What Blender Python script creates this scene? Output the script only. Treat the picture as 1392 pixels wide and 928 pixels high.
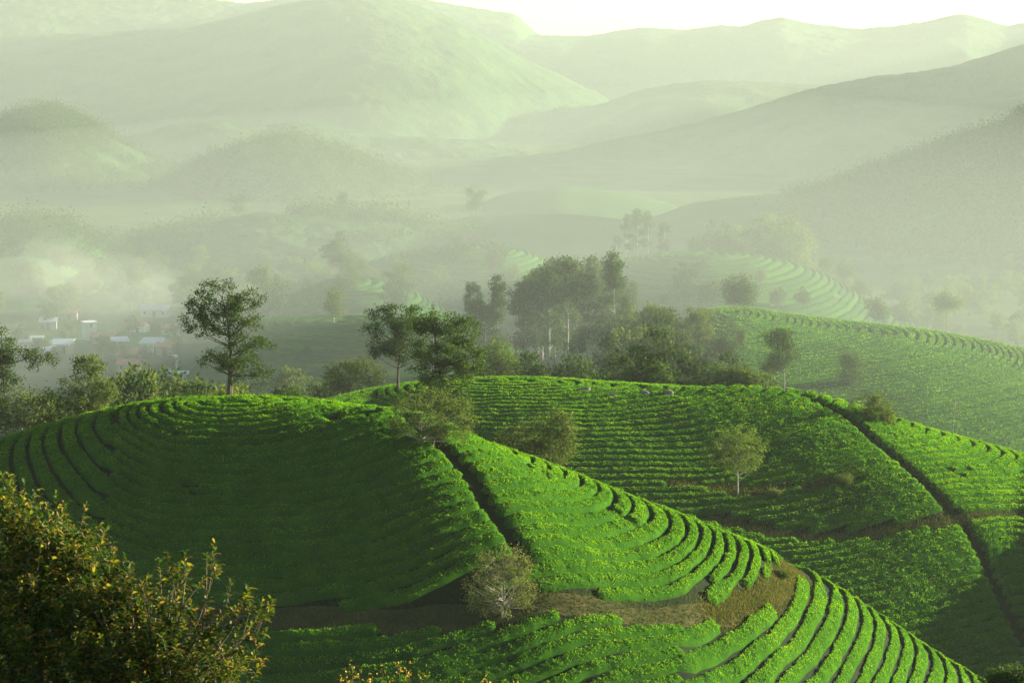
import bpy, math, random
import numpy as np
from mathutils import Vector

R = math.radians
S = bpy.context.scene
for o in list(bpy.data.objects):
    bpy.data.objects.remove(o)
COL = S.collection

# ------------------------------------------------------------------ camera
FPX, CX, CY = 2707.0, 696.0, 464.0
EYE = 100.0                                   # height of the eye above the datum
PITCH = math.atan((464 - 100) / FPX)
cam = bpy.data.objects.new('camera', bpy.data.cameras.new('camera'))
COL.objects.link(cam)
cam.data.sensor_width = 36.0
cam.data.lens = 36.0 * FPX / 1392.0
cam.data.clip_start, cam.data.clip_end = 0.5, 20000
cam.location = (0, 0, EYE)
cam.rotation_euler = (R(90) - PITCH, 0, 0)
S.camera = cam

# ------------------------------------------------------------------ sky, sun, exposure
SUN_AZ, SUN_EL = R(62), R(9.8)                 # to the right of the view, low
world = bpy.data.worlds.new('World'); S.world = world
world.use_nodes = True
nt = world.node_tree
bg = nt.nodes['Background']
sky = nt.nodes.new('ShaderNodeTexSky')
sky.sky_type = 'NISHITA'; sky.sun_disc = False
sky.sun_elevation = SUN_EL; sky.sun_rotation = SUN_AZ
sky.dust_density = 0.5; sky.air_density = 1.0; sky.ozone_density = 1.0
nt.links.new(sky.outputs[0], bg.inputs[0])
bg.inputs[1].default_value = 0.05
SDIR = Vector((math.sin(SUN_AZ) * math.cos(SUN_EL), math.cos(SUN_AZ) * math.cos(SUN_EL), math.sin(SUN_EL)))
sun = bpy.data.objects.new('sun', bpy.data.lights.new('sun', 'SUN'))
COL.objects.link(sun)
sun.data.energy = 5.0; sun.data.angle = R(0.6); sun.data.color = (1.0, 0.91, 0.74)
sun.rotation_euler = SDIR.to_track_quat('Z', 'Y').to_euler()
S.view_settings.view_transform = 'Standard'; S.view_settings.look = 'None'
S.view_settings.gamma = 1.0; S.view_settings.use_curve_mapping = False
S.view_settings.exposure = 2.7
S.render.engine = 'CYCLES'
cy = S.cycles
cy.max_bounces = 6; cy.diffuse_bounces = 2; cy.glossy_bounces = 1; cy.transmission_bounces = 3
cy.volume_bounces = 1; cy.transparent_max_bounces = 4
cy.use_denoising = True
cy.sample_clamp_indirect = 6.0
HAZE_DENSITY = 0.00009
MIST_DENSITY = 0.00018
HAZE_COLOR = (0.455, 0.525, 0.465)

# ------------------------------------------------------------------ numeric helpers
def h2(ix, iy, seed):
    n = (ix.astype(np.int64) * 374761393 + iy.astype(np.int64) * 668265263 + seed * 974711) & 0xFFFFFFFF
    n = ((n ^ (n >> 13)) * 1274126177) & 0xFFFFFFFF
    n = (n ^ (n >> 16)) & 0xFFFFFFFF
    return n / 4294967295.0

def vnoise(x, y, seed=0):
    x = np.asarray(x, float); y = np.asarray(y, float)
    ix, iy = np.floor(x), np.floor(y)
    fx, fy = x - ix, y - iy
    fx = fx * fx * (3 - 2 * fx); fy = fy * fy * (3 - 2 * fy)
    a, b = h2(ix, iy, seed), h2(ix + 1, iy, seed)
    c, d = h2(ix, iy + 1, seed), h2(ix + 1, iy + 1, seed)
    return (a * (1 - fx) + b * fx) * (1 - fy) + (c * (1 - fx) + d * fx) * fy

def fbm(x, y, seed=0, octs=4):
    s, a = 0.0, 0.5
    for i in range(octs):
        s = s + a * (vnoise(x, y, seed + i * 17) - 0.5) * 2
        x = x * 2.03; y = y * 2.03; a *= 0.5
    return s

def uv(px, py):
    """slope right and slope down of the sight line through a photo point"""
    x = (np.asarray(px, float) - CX) / FPX; y = (CY - np.asarray(py, float)) / FPX
    w = math.cos(PITCH) + y * math.sin(PITCH)
    return x / w, (math.sin(PITCH) - y * math.cos(PITCH)) / w

def pxpy(x, y, z):
    f = y * math.cos(PITCH) - (z - EYE) * math.sin(PITCH)
    up = y * math.sin(PITCH) + (z - EYE) * math.cos(PITCH)
    return CX + FPX * x / f, CY - FPX * up / f

def smooth(t):
    t = np.clip(t, 0, 1); return t * t * (3 - 2 * t)

def polydist(x, y, P):
    """distance of points to the polyline P (n,2)"""
    x = np.asarray(x, float); y = np.asarray(y, float)
    best = np.full(x.shape, 1e9)
    for (ax, ay), (bx, by) in zip(P[:-1], P[1:]):
        dx, dy = bx - ax, by - ay
        L = dx * dx + dy * dy + 1e-9
        t = np.clip(((x - ax) * dx + (y - ay) * dy) / L, 0, 1)
        best = np.minimum(best, np.hypot(x - ax - t * dx, y - ay - t * dy))
    return best

def resample(P, step):
    P = np.asarray(P, float)
    d = np.r_[0, np.cumsum(np.hypot(*(P[1:, :2] - P[:-1, :2]).T))]
    n = max(2, int(d[-1] / step) + 1)
    s = np.linspace(0, d[-1], n)
    return np.stack([np.interp(s, d, P[:, i]) for i in range(P.shape[1])], 1)

# ------------------------------------------------------------------ mesh helpers
class MB:
    """collects quads / polygons with a material slot index and smoothness"""
    def __init__(self): self.v, self.f, self.m, self.s, self.n = [], [], [], [], 0
    def add(self, verts, faces, mat=0, sm=True):
        verts = np.asarray(verts, float).reshape(-1, 3); faces = np.asarray(faces, int)
        self.v.append(verts); self.f.append(faces + self.n)
        self.m.append(np.full(len(faces), mat)); self.s.append(np.full(len(faces), sm))
        self.n += len(verts)
    def mesh(self, name, mats):
        me = bpy.data.meshes.new(name)
        V = np.concatenate(self.v)
        loops = np.concatenate([f.ravel() for f in self.f])
        tot = np.concatenate([np.full(len(f), f.shape[1]) for f in self.f])
        me.vertices.add(len(V)); me.vertices.foreach_set('co', V.ravel().astype(np.float32))
        me.loops.add(len(loops)); me.loops.foreach_set('vertex_index', loops.astype(np.int32))
        me.polygons.add(len(tot))
        me.polygons.foreach_set('loop_start', np.r_[0, np.cumsum(tot)[:-1]].astype(np.int32))
        me.polygons.foreach_set('material_index', np.concatenate(self.m).astype(np.int32))
        me.polygons.foreach_set('use_smooth', np.concatenate(self.s).astype(bool))
        for m in mats: me.materials.append(m)
        me.update(calc_edges=True); me.validate()
        return me
    def build(self, name, mats, parent=None):
        if not isinstance(mats, (list, tuple)): mats = [mats]
        o = bpy.data.objects.new(name, self.mesh(name, mats)); COL.objects.link(o)
        if parent: o.parent = parent
        return o

def grid_faces(nr, nc):
    i = np.arange(nr - 1)[:, None] * nc + np.arange(nc - 1)[None, :]
    return np.stack([i, i + 1, i + nc + 1, i + nc], -1).reshape(-1, 4)

def tag(o, label=None, cat=None, group=None, kind=None):
    if label: o['label'] = label
    if cat: o['category'] = cat
    if group: o['group'] = group
    if kind: o['kind'] = kind
    return o

def empty(name, loc, rz=0.0):
    o = bpy.data.objects.new(name, None); COL.objects.link(o)
    o.location = loc; o.rotation_euler = (0, 0, rz); o.empty_display_size = 0.5
    return o

def copy_tree(o):
    c = o.copy(); COL.objects.link(c)
    for ch in list(o.children):
        d = ch.copy(); COL.objects.link(d); d.parent = c
        for g in list(ch.children):
            e = g.copy(); COL.objects.link(e); e.parent = d
    return c

WORDS = ('first second third fourth fifth sixth seventh eighth ninth tenth eleventh twelfth thirteenth fourteenth '
         'fifteenth sixteenth seventeenth eighteenth nineteenth twentieth').split()
TENS = {2: 'twenty', 3: 'thirty', 4: 'forty', 5: 'fifty', 6: 'sixty', 7: 'seventy', 8: 'eighty', 9: 'ninety'}
def ordinal(n):
    if n <= 20: return WORDS[n - 1]
    t, r = divmod(n, 10)
    return TENS[t] + '-' + WORDS[r - 1] if r else TENS[t][:-1] + 'ieth'

# ------------------------------------------------------------------ materials
def new_mat(name):
    m = bpy.data.materials.new(name); m.use_nodes = True
    t = m.node_tree; t.nodes.clear()
    out = t.nodes.new('ShaderNodeOutputMaterial')
    return m, t, out

def ramp(t, fac, stops):
    r = t.nodes.new('ShaderNodeValToRGB')
    els = r.color_ramp.elements
    while len(els) < len(stops): els.new(0.5)
    for i, (p, c) in enumerate(stops): els[i].position = i / (len(stops) - 1)
    for i in reversed(range(len(stops))):
        if stops[i][0] > els[i].position: els[i].position = stops[i][0]
    for i in range(len(stops)): els[i].position = stops[i][0]
    for e, (p, c) in zip(els, stops): e.color = (*c, 1)
    t.links.new(fac, r.inputs[0])
    return r.outputs[0]

def leaf_mat(name, stops, transl=0.35, tcol=(1.15, 1.25, 0.6), rough=0.65, spec=0.05, noise=None):
    """leaf colour varies leaf by leaf; light passes through the blade"""
    m, t, out = new_mat(name)
    geo = t.nodes.new('ShaderNodeNewGeometry')
    fac = geo.outputs['Random Per Island']
    if noise:
        co = t.nodes.new('ShaderNodeTexCoord'); nz = t.nodes.new('ShaderNodeTexNoise')
        nz.inputs['Scale'].default_value = noise; nz.inputs['Detail'].default_value = 2
        t.links.new(co.outputs['Object'], nz.inputs['Vector'])
        mx = t.nodes.new('ShaderNodeMath'); mx.operation = 'MULTIPLY_ADD'
        t.links.new(nz.outputs[0], mx.inputs[0]); mx.inputs[1].default_value = 1.2
        s = t.nodes.new('ShaderNodeMath'); s.operation = 'MULTIPLY_ADD'
        t.links.new(fac, s.inputs[0]); s.inputs[1].default_value = 0.6; s.inputs[2].default_value = -0.4
        t.links.new(s.outputs[0], mx.inputs[2]); fac = mx.outputs[0]
    col = ramp(t, fac, stops)
    bs = t.nodes.new('ShaderNodeBsdfPrincipled')
    t.links.new(col, bs.inputs['Base Color'])
    bs.inputs['Roughness'].default_value = rough
    bs.inputs['Specular IOR Level'].default_value = spec
    tr = t.nodes.new('ShaderNodeBsdfTranslucent')
    mu = t.nodes.new('ShaderNodeMix'); mu.data_type = 'RGBA'; mu.blend_type = 'MULTIPLY'
    mu.inputs[0].default_value = 1.0
    t.links.new(col, mu.inputs[6]); mu.inputs[7].default_value = (*tcol, 1)
    t.links.new(mu.outputs[2], tr.inputs[0])
    mix = t.nodes.new('ShaderNodeMixShader'); mix.inputs[0].default_value = transl
    t.links.new(bs.outputs[0], mix.inputs[1]); t.links.new(tr.outputs[0], mix.inputs[2])
    t.links.new(mix.outputs[0], out.inputs[0])
    return m

def ground_mat(name, stops, scale=0.5, scale2=6.0, bump=0.3, bumpdist=0.1, rough=0.9, transl=0.0, mixw=0.35):
    m, t, out = new_mat(name)
    co = t.nodes.new('ShaderNodeTexCoord')
    n1 = t.nodes.new('ShaderNodeTexNoise'); n1.inputs['Scale'].default_value = scale
    n1.inputs['Detail'].default_value = 6
    n2 = t.nodes.new('ShaderNodeTexNoise'); n2.inputs['Scale'].default_value = scale2
    n2.inputs['Detail'].default_value = 5
    t.links.new(co.outputs['Object'], n1.inputs['Vector']); t.links.new(co.outputs['Object'], n2.inputs['Vector'])
    mx = t.nodes.new('ShaderNodeMix'); mx.inputs[0].default_value = mixw
    t.links.new(n1.outputs[0], mx.inputs[2]); t.links.new(n2.outputs[0], mx.inputs[3])
    col = ramp(t, mx.outputs[0], stops)
    bs = t.nodes.new('ShaderNodeBsdfPrincipled')
    t.links.new(col, bs.inputs['Base Color'])
    bs.inputs['Roughness'].default_value = rough
    bs.inputs['Specular IOR Level'].default_value = 0.02
    bp = t.nodes.new('ShaderNodeBump'); bp.inputs['Strength'].default_value = bump
    bp.inputs['Distance'].default_value = bumpdist
    t.links.new(n2.outputs[0], bp.inputs['Height']); t.links.new(bp.outputs[0], bs.inputs['Normal'])
    if transl:
        tr = t.nodes.new('ShaderNodeBsdfTranslucent'); t.links.new(col, tr.inputs[0])
        mix = t.nodes.new('ShaderNodeMixShader'); mix.inputs[0].default_value = transl
        t.links.new(bs.outputs[0], mix.inputs[1]); t.links.new(tr.outputs[0], mix.inputs[2])
        t.links.new(mix.outputs[0], out.inputs[0])
    else:
        t.links.new(bs.outputs[0], out.inputs[0])
    return m

def plain_mat(name, col, rough=0.7, noise=0.15, scale=3.0, metal=0.0, bump=0.0):
    m, t, out = new_mat(name)
    co = t.nodes.new('ShaderNodeTexCoord')
    n1 = t.nodes.new('ShaderNodeTexNoise'); n1.inputs['Scale'].default_value = scale
    n1.inputs['Detail'].default_value = 5
    t.links.new(co.outputs['Object'], n1.inputs['Vector'])
    lo = tuple(c * (1 - noise) for c in col); hi = tuple(min(1, c * (1 + noise)) for c in col)
    bs = t.nodes.new('ShaderNodeBsdfPrincipled')
    t.links.new(ramp(t, n1.outputs[0], [(0.3, lo), (0.7, hi)]), bs.inputs['Base Color'])
    bs.inputs['Specular IOR Level'].default_value = 0.2 if rough < .6 else .04
    bs.inputs['Roughness'].default_value = rough; bs.inputs['Metallic'].default_value = metal
    if bump:
        bp = t.nodes.new('ShaderNodeBump'); bp.inputs['Strength'].default_value = bump
        t.links.new(n1.outputs[0], bp.inputs['Height']); t.links.new(bp.outputs[0], bs.inputs['Normal'])
    t.links.new(bs.outputs[0], out.inputs[0])
    return m

M = {}
M['tea_body'] = leaf_mat('tea_body', [(0.0, (.013, .048, .009)), (0.5, (.024, .080, .009)), (1.0, (.042, .118, .008))], 0.3, noise=.7, rough=.8, spec=.0)
M['tea_leaf'] = leaf_mat('tea_leaf', [(0.0, (.024, .072, .007)), (0.5, (.070, .165, .006)), (1.0, (.155, .25, .006))], 0.58, noise=.22, rough=.7, spec=.02)
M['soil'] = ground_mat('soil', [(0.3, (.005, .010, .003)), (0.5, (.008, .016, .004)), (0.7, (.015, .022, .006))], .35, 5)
M['track'] = ground_mat('track', [(0.3, (.02, .032, .009)), (0.5, (.042, .044, .014)), (0.7, (.08, .066, .024))], .5, 5)
M['dry_grass'] = leaf_mat('dry_grass', [(0, (.03, .06, .010)), (.5, (.08, .08, .018)), (1, (.17, .12, .035))], .35)
M['weed'] = leaf_mat('weed', [(0, (.02, .04, .008)), (.6, (.045, .06, .014)), (1, (.09, .08, .025))], .35)
M['valley'] = ground_mat('valley', [(0.3, (.018, .035, .010)), (0.5, (.035, .065, .015)), (0.7, (.075, .085, .03))], .03, .5, bump=.6, bumpdist=1)
M['meadow'] = ground_mat('meadow', [(0.3, (.018, .05, .011)), (0.55, (.030, .078, .013)), (0.75, (.055, .098, .02))], .03, .6, bump=.6, bumpdist=.6)
M['forest'] = ground_mat('forest', [(0.3, (.012, .036, .010)), (0.5, (.026, .070, .014)), (0.7, (.055, .10, .02))], .02, .35, bump=.8, bumpdist=3)
M['wood_leaf'] = leaf_mat('wood_leaf', [(0, (.018, .042, .009)), (.6, (.038, .076, .013)), (1, (.08, .115, .02))], .35)
M['far_leaf'] = leaf_mat('far_leaf', [(0, (.020, .048, .010)), (.6, (.032, .068, .013)), (1, (.050, .092, .017))], .35)
M['dark_leaf'] = leaf_mat('dark_leaf', [(0, (.014, .036, .009)), (.6, (.030, .062, .012)), (1, (.075, .095, .02))], .3)
M['olive_leaf'] = leaf_mat('olive_leaf', [(0, (.032, .058, .012)), (.6, (.070, .102, .020)), (1, (.13, .145, .035))], .35)
M['lime_leaf'] = leaf_mat('lime_leaf', [(0, (.035, .07, .012)), (.6, (.075, .12, .016)), (1, (.14, .16, .03))], .4)
M['pale_leaf'] = leaf_mat('pale_leaf', [(0, (.05, .065, .022)), (.6, (.095, .11, .035)), (1, (.17, .17, .06))], .4)
M['bark'] = plain_mat('bark', (.075, .06, .045), .9, .4, 2.5, bump=.4)
M['pale_bark'] = plain_mat('pale_bark', (.34, .31, .25), .85, .35, 1.5, bump=.3)

# ------------------------------------------------------------------ terrain
BASE_Y = [-80, 0, 25, 60, 95, 118, 150, 200, 300, 420, 500, 620, 800, 1200, 2000, 4200]
BASE_Z = [112, 98.2, 88.0, 74, 58, 49, 43, 35, 33, 30, 24, 19, 18, 18, 24, 40]
def base_z(x, y):
    x = np.asarray(x, float); y = np.asarray(y, float)
    z = np.interp(y, BASE_Y, BASE_Z)
    far = smooth((y - 150) / 200)
    z = z + far * (3.0 * fbm(x / 90, y / 90, 3) + 0.6 * fbm(x / 14, y / 14, 5))
    z = z + (1 - far) * 0.25 * fbm(x / 5, y / 5, 7) * smooth((y - 6) / 15)
    return z

class Hill:
    """a hill whose outline, seen from the viewpoint, follows a curve traced from image pixels, at chosen distances;
    it rounds over in front of and behind that outline"""
    def __init__(s, pts, Y, mf, wf, mb=.6, wb=None, sm=6.0, noise=0.0, nscale=40.0, nt=12.0, rough=0.0, rscale=4.0, seed=1):
        pts = [(pts[0][0] - 260, pts[0][1] + 230, *pts[0][2:])] + list(pts) + [(pts[-1][0] + 260, pts[-1][1] + 230, *pts[-1][2:])]
        px = np.array([p[0] for p in pts], float); py = np.array([p[1] for p in pts], float)
        yy = np.array([p[2] if len(p) > 2 else Y for p in pts], float)
        g = np.arange(px[0], px[-1] + .5, 1.0)
        ker = np.exp(-.5 * (np.arange(-3 * int(sm) - 1, 3 * int(sm) + 2) / max(sm, .5)) ** 2); ker /= ker.sum()
        def sm1(a):
            n = len(ker) // 2
            return np.convolve(np.r_[2 * a[0] - a[n:0:-1], a, 2 * a[-1] - a[-2:-n - 2:-1]], ker, 'valid')
        vy = sm1(np.interp(g, px, py)); yv = sm1(np.interp(g, px, yy))
        s.u, s.v = uv(g, vy); s.Y = yv
        s.mf, s.wf, s.mb, s.wb = mf, wf, mb, wb or wf
        s.noise, s.ns, s.nt, s.rough, s.rs, s.seed = noise, nscale, nt, rough, rscale, seed
        s.cuts = []; s.spurs = []
    def q(s, t):
        f = s.mf * s.wf * (np.sqrt(1 + (t / s.wf) ** 2) - 1)
        b = s.mb * s.wb * (np.sqrt(1 + (t / s.wb) ** 2) - 1)
        return np.where(t < 0, f, b)
    def z0(s, u, y):
        return EYE - np.interp(u, s.u, s.v) * y - s.q(y - np.interp(u, s.u, s.Y))
    def z(s, x, y):
        x = np.asarray(x, float); y = np.asarray(y, float)
        yy = np.maximum(y, 1.0)
        u = x / yy
        zz = s.z0(u, yy)
        t = np.abs(yy - np.interp(u, s.u, s.Y))
        if s.noise: zz = zz + s.noise * smooth(t / s.nt) * fbm(x / s.ns, y / s.ns, s.seed, 3)
        if s.rough: zz = zz + s.rough * fbm(x / s.rs, y / s.rs, s.seed + 9, 3)
        for P, w, d in s.spurs:
            zz = zz + d * np.exp(-(polydist(x, y, P) / w) ** 2) * smooth((np.interp(u, s.u, s.Y) - yy) / 9)
        for P, w, d in s.cuts:
            zz = zz - d * np.exp(-(polydist(x, y, P) / w) ** 2)
        outside = (u < s.u[0]) | (u > s.u[-1])
        return np.where(outside, -50.0, zz)
    def hit(s, px, py):
        """where the sight line through a photo point meets the front of the hill"""
        u, v = uv(px, py)
        Yc = np.interp(u, s.u, s.Y)
        lo, hi = Yc - 100 * Yc / 165, Yc + 0
        lo = np.maximum(lo, 20.0)
        for _ in range(50):
            mid = (lo + hi) / 2
            above = EYE - v * mid > s.z0(u, mid)      # ray above the surface: go farther
            lo = np.where(above, mid, lo); hi = np.where(above, hi, mid)
        return np.stack([u * hi, hi], -1)
    def line(s, pts, step=.5):
        P = np.array([s.hit(px, py) for px, py in pts])
        return resample(P, step)
    def mesh(s, name, mat, du=3.0, front=80, back=60, nf=80, nb=30, sub=None):
        g = np.arange(0, len(s.u), du).astype(int)
        u = s.u[g]; Yc = s.Y[g]
        tf = -front * np.linspace(1, 0, nf) ** 1.4; tb = back * np.linspace(0, 1, nb + 1)[1:] ** 1.4
        t = np.r_[tf, tb]
        yy = Yc[None, :] + t[:, None]
        xx = u[None, :] * yy
        zz = s.z(xx, yy)
        zz = np.where(zz < -40, s.z0(np.broadcast_to(u[None, :], yy.shape), yy), zz)
        zz = np.maximum(zz, base_z(xx, yy) - 4)
        mb = MB(); mb.add(np.stack([xx, yy, zz], -1).reshape(-1, 3), grid_faces(*yy.shape))
        o = mb.build(name, mat); tag(o, kind='structure')
        return o

A = Hill([(-700, 760, 150), (-400, 690, 158), (-200, 645), (-100, 625), (0, 603), (50, 588), (100, 574), (150, 561), (200, 552), (250, 547), (300, 545), (350, 544),
          (400, 546), (450, 552), (500, 560), (560, 574), (600, 586), (640, 600), (700, 619), (740, 633), (800, 656), (860, 680),
          (930, 706, 166), (1000, 734, 168), (1050, 752, 170), (1100, 781, 173), (1150, 810, 176), (1200, 842, 180), (1250, 876, 184), (1300, 907, 187), (1340, 930, 190), (1450, 1010, 194), (1600, 1130, 196)],
         166, .86, 20, .7, 20, sm=9, noise=.7, nscale=17, nt=14, seed=4)
B = Hill([(150, 760, 240), (300, 650, 245), (380, 580, 250), (440, 548, 255), (500, 533), (560, 524), (640, 517), (700, 516), (760, 518), (800, 521), (860, 525), (920, 529), (1000, 537),
          (1060, 545), (1100, 551), (1150, 561), (1200, 571), (1250, 583), (1300, 596), (1350, 609), (1392, 621), (1500, 660, 255), (1700, 750, 235), (1900, 860, 220)],
         268, .62, 30, .6, 30, sm=12, noise=.8, nscale=24, nt=18, seed=8)
C = Hill([(820, 520), (900, 455), (950, 427), (985, 419), (1020, 421), (1060, 428), (1110, 434), (1160, 440), (1210, 445), (1260, 451), (1300, 458), (1350, 467), (1392, 477), (1500, 505), (1700, 580)],
         420, .36, 60, .4, 60, sm=10, noise=.8, nscale=50, nt=30, seed=12)
D = Hill([(640, 430), (720, 388), (790, 362), (850, 352), (900, 345), (960, 342), (1030, 347), (1090, 362), (1130, 378), (1200, 420), (1300, 470)], 600, .3, 50, .4, 50, noise=1.0, nscale=60, nt=30)
E = Hill([(360, 440), (430, 388), (470, 367), (540, 345), (590, 335), (640, 333), (690, 336), (720, 344), (742, 353), (780, 375), (830, 405), (900, 460)], 720, .34, 50, .4, 50, sm=5, noise=1.0, nscale=60, nt=30)
F = Hill([(300, 470), (340, 442), (365, 435), (420, 432), (470, 431), (520, 432), (570, 437), (640, 450), (720, 480)], 450, .34, 40, .4, 40, sm=6)
HF = Hill([(330, 440), (380, 412), (420, 392), (450, 380), (480, 376), (520, 382), (570, 400), (640, 440)], 560, .34, 40, .4, 40, sm=6)
G = Hill([(-300, 390), (-150, 335), (0, 306), (60, 303), (100, 312), (140, 330), (180, 352), (240, 400)], 900, .3, 60, .4, 60, noise=1.5, nscale=80, nt=40)
G2 = Hill([(-300, 380), (-150, 345), (0, 350), (40, 348), (80, 356), (130, 375), (170, 398), (220, 430)], 800, .25, 50, .4, 50)
H1 = Hill([(500, 350), (560, 320), (610, 300), (640, 293), (700, 290), (770, 291), (840, 297), (900, 310), (960, 330), (1020, 360)], 1000, .28, 60, .4, 60)
H2 = Hill([(560, 310), (640, 280), (690, 262), (760, 254), (820, 257), (880, 268), (940, 285), (1000, 310)], 1250, .28, 80, .4, 80)
H3 = Hill([(820, 330), (880, 298), (940, 276), (1010, 267), (1060, 264), (1110, 275), (1160, 300), (1220, 340)], 1120, .28, 60, .4, 60)
I = Hill([(100, 380), (180, 335), (250, 318), (300, 299), (350, 290), (420, 292), (480, 295), (540, 302), (600, 318), (660, 335), (740, 370)], 950, .34, 70, .5, 70, sm=5, noise=4, nscale=90, nt=50, rough=1.8, rscale=9)
MR = Hill([(820, 350), (900, 325), (1000, 298), (1100, 266), (1150, 250), (1200, 231), (1250, 214), (1300, 197), (1350, 180), (1392, 163), (1500, 120), (1700, 60)], 1150, .30, 100, .4, 100, sm=8, noise=10, nscale=130, nt=120, rough=1.4, rscale=9)
J = Hill([(-400, 260), (-200, 220), (-80, 192), (0, 165), (40, 153), (75, 150), (105, 161), (150, 188), (200, 213), (260, 240), (340, 280)], 1650, .34, 120, .5, 120, sm=7, noise=16, nscale=150, nt=150, rough=2.6, rscale=12)
K = Hill([(0, 225), (100, 203), (160, 190), (230, 172), (290, 165), (360, 171), (400, 166), (440, 170), (500, 182), (560, 188), (640, 190), (720, 203), (820, 240)], 1950, .34, 120, .5, 120, sm=7, noise=14, nscale=170, nt=150, rough=2.6, rscale=12)
L = Hill([(100, 300), (170, 275), (230, 250), (300, 215), (350, 198), (390, 193), (440, 203), (500, 222), (540, 237), (600, 262), (680, 300)], 1450, .34, 100, .5, 100, sm=7, noise=12, nscale=150, nt=130, rough=2.4, rscale=12)
N1 = Hill([(480, 275), (560, 255), (700, 222), (800, 198), (900, 178), (1000, 153), (1100, 122), (1190, 104), (1250, 99), (1300, 90), (1392, 60), (1500, 30), (1750, -30)], 1950, .3, 160, .4, 160, sm=9, noise=22, nscale=200, nt=200, rough=2.2, rscale=12)
N2 = Hill([(560, 205), (700, 180), (800, 148), (880, 120), (960, 110), (1050, 113), (1110, 117), (1200, 130), (1400, 150)], 2450, .3, 160, .4, 160, sm=9, noise=22, nscale=200, nt=200, rough=2.2, rscale=14)
P1 = Hill([(-500, 70), (-200, 60), (0, 52), (120, 46), (250, 40), (330, 22), (380, 8), (440, -4), (500, -6), (545, 2), (580, 14), (620, 27), (660, 50), (720, 85), (820, 130)], 2700, .34, 200, .4, 200, sm=5, noise=35, nscale=300, nt=260, rough=3, rscale=14)
P2 = Hill([(-500, -10), (0, -14), (150, -12), (270, -5), (300, 2), (330, 5), (360, 3), (390, -3), (500, -12), (700, 20)], 3350, .34, 200, .4, 200, sm=4, noise=35, nscale=300, nt=260, rough=3, rscale=14)
O = Hill([(480, 0), (560, 18), (600, 26), (640, 34), (660, 42), (720, 48), (800, 50), (840, 42), (880, 38), (930, 42), (980, 35), (1010, 37), (1040, 28), (1065, 24), (1095, 32), (1130, 36),
          (1170, 40), (1220, 36), (1260, 30), (1290, 22), (1315, 20), (1345, 30), (1370, 36), (1392, 32), (1500, 20), (1800, 10)], 3250, .34, 200, .4, 200, sm=4, noise=35, nscale=300, nt=260, rough=3, rscale=14)

HILLS = [A, B, C, D, E, F, HF, G, G2, H1, H2, H3, I, MR, J, L]
def H(x, y):
    z = base_z(x, y)
    for h in HILLS: z = np.maximum(z, h.z(x, y))
    return z

# paths, furrows
gully_A = A.line([(455, 589), (500, 590), (545, 597), (578, 630), (608, 655), (640, 690), (655, 725), (676, 750), (700, 780), (712, 805)])
gully_A2 = A.line([(1080, 796), (1119, 812), (1147, 822), (1183, 837), (1207, 848), (1222, 860), (1228, 880)])
track_A = A.line([(-260, 850), (100, 842), (360, 838), (440, 838), (560, 850), (680, 857), (800, 852), (900, 840), (980, 824), (1040, 803), (1072, 787), (1078, 772), (1064, 758)])
gully_B = B.line([(1085, 560), (1130, 578), (1160, 595), (1190, 625), (1230, 658), (1262, 690), (1292, 722)])
track_B = B.line([(960, 700), (1040, 722), (1100, 730), (1200, 736), (1290, 731), (1340, 723), (1392, 715), (1480, 705)])
gully_B2 = B.line([(1310, 738), (1330, 770), (1345, 800), (1365, 835), (1395, 880)])
bare_B = B.line([(905, 655), (960, 660), (1010, 667), (1100, 668), (1175, 658)])
A.cuts = [(gully_A, .9, .35), (gully_A2, .7, .25), (track_A, 2.0, .3)]
A.spurs = [(gully_A[gully_A[:, 1] < A.hit(560, 613)[1]] + np.array([.6, 0]), 8, 2.2)]; B.spurs = [(gully_B + np.array([.6, 0]), 14, 2.4)]
B.cuts = [(gully_B, 1.0, .35), (gully_B2, 1.2, .4), (track_B, 2.2, .3)]

# ground sheet
def ground():
    y = np.r_[np.linspace(-80, 8, 12), np.geomspace(9, 4150, 240)]
    k = np.linspace(-1, 1, 220)
    w = 140 + 0.40 * np.maximum(y, 0)
    xx = k[None, :] * w[:, None]; yy = np.broadcast_to(y[:, None], xx.shape)
    zz = base_z(xx, yy)
    mb = MB(); mb.add(np.stack([xx, yy, zz], -1).reshape(-1, 3), grid_faces(*xx.shape))
    tag(mb.build('ground', M['valley']), kind='structure')
ground()
A.mesh('tea_hill', M['soil'], 3, 75, 55, 130, 60)
B.mesh('tea_hill', M['soil'], 3, 120, 70, 120, 60)
C.mesh('tea_hill', M['soil'], 3, 160, 120, 100, 40)
for h, n, mt in ((D, 'hill', 'meadow'), (E, 'hill', 'meadow'), (F, 'hill', 'meadow'), (HF, 'hill', 'meadow'), (G, 'hill', 'meadow'), (G2, 'hill', 'meadow'),
                 (H1, 'hill', 'meadow'), (H2, 'hill', 'meadow'), (H3, 'hill', 'meadow')):
    h.mesh(n, M[mt], 2, h.Y[0] * .22, h.Y[0] * .2, 60, 30)
I.mesh('wooded_hill', M['forest'], 2, 260, 200, 120, 50)
MR.mesh('hillside', M['forest'], 2, 420, 250, 160, 50)
for h in (J, K, L): h.mesh('wooded_hill', M['forest'], 1.5, 420, 300, 150, 50)
for h in (N1, N2): h.mesh('mountain', M['forest'], 1.5, 650, 350, 170, 50)
for h in (P1, P2, O): h.mesh('mountain', M['forest'], 1.5, 700, 380, 170, 50)

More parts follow.
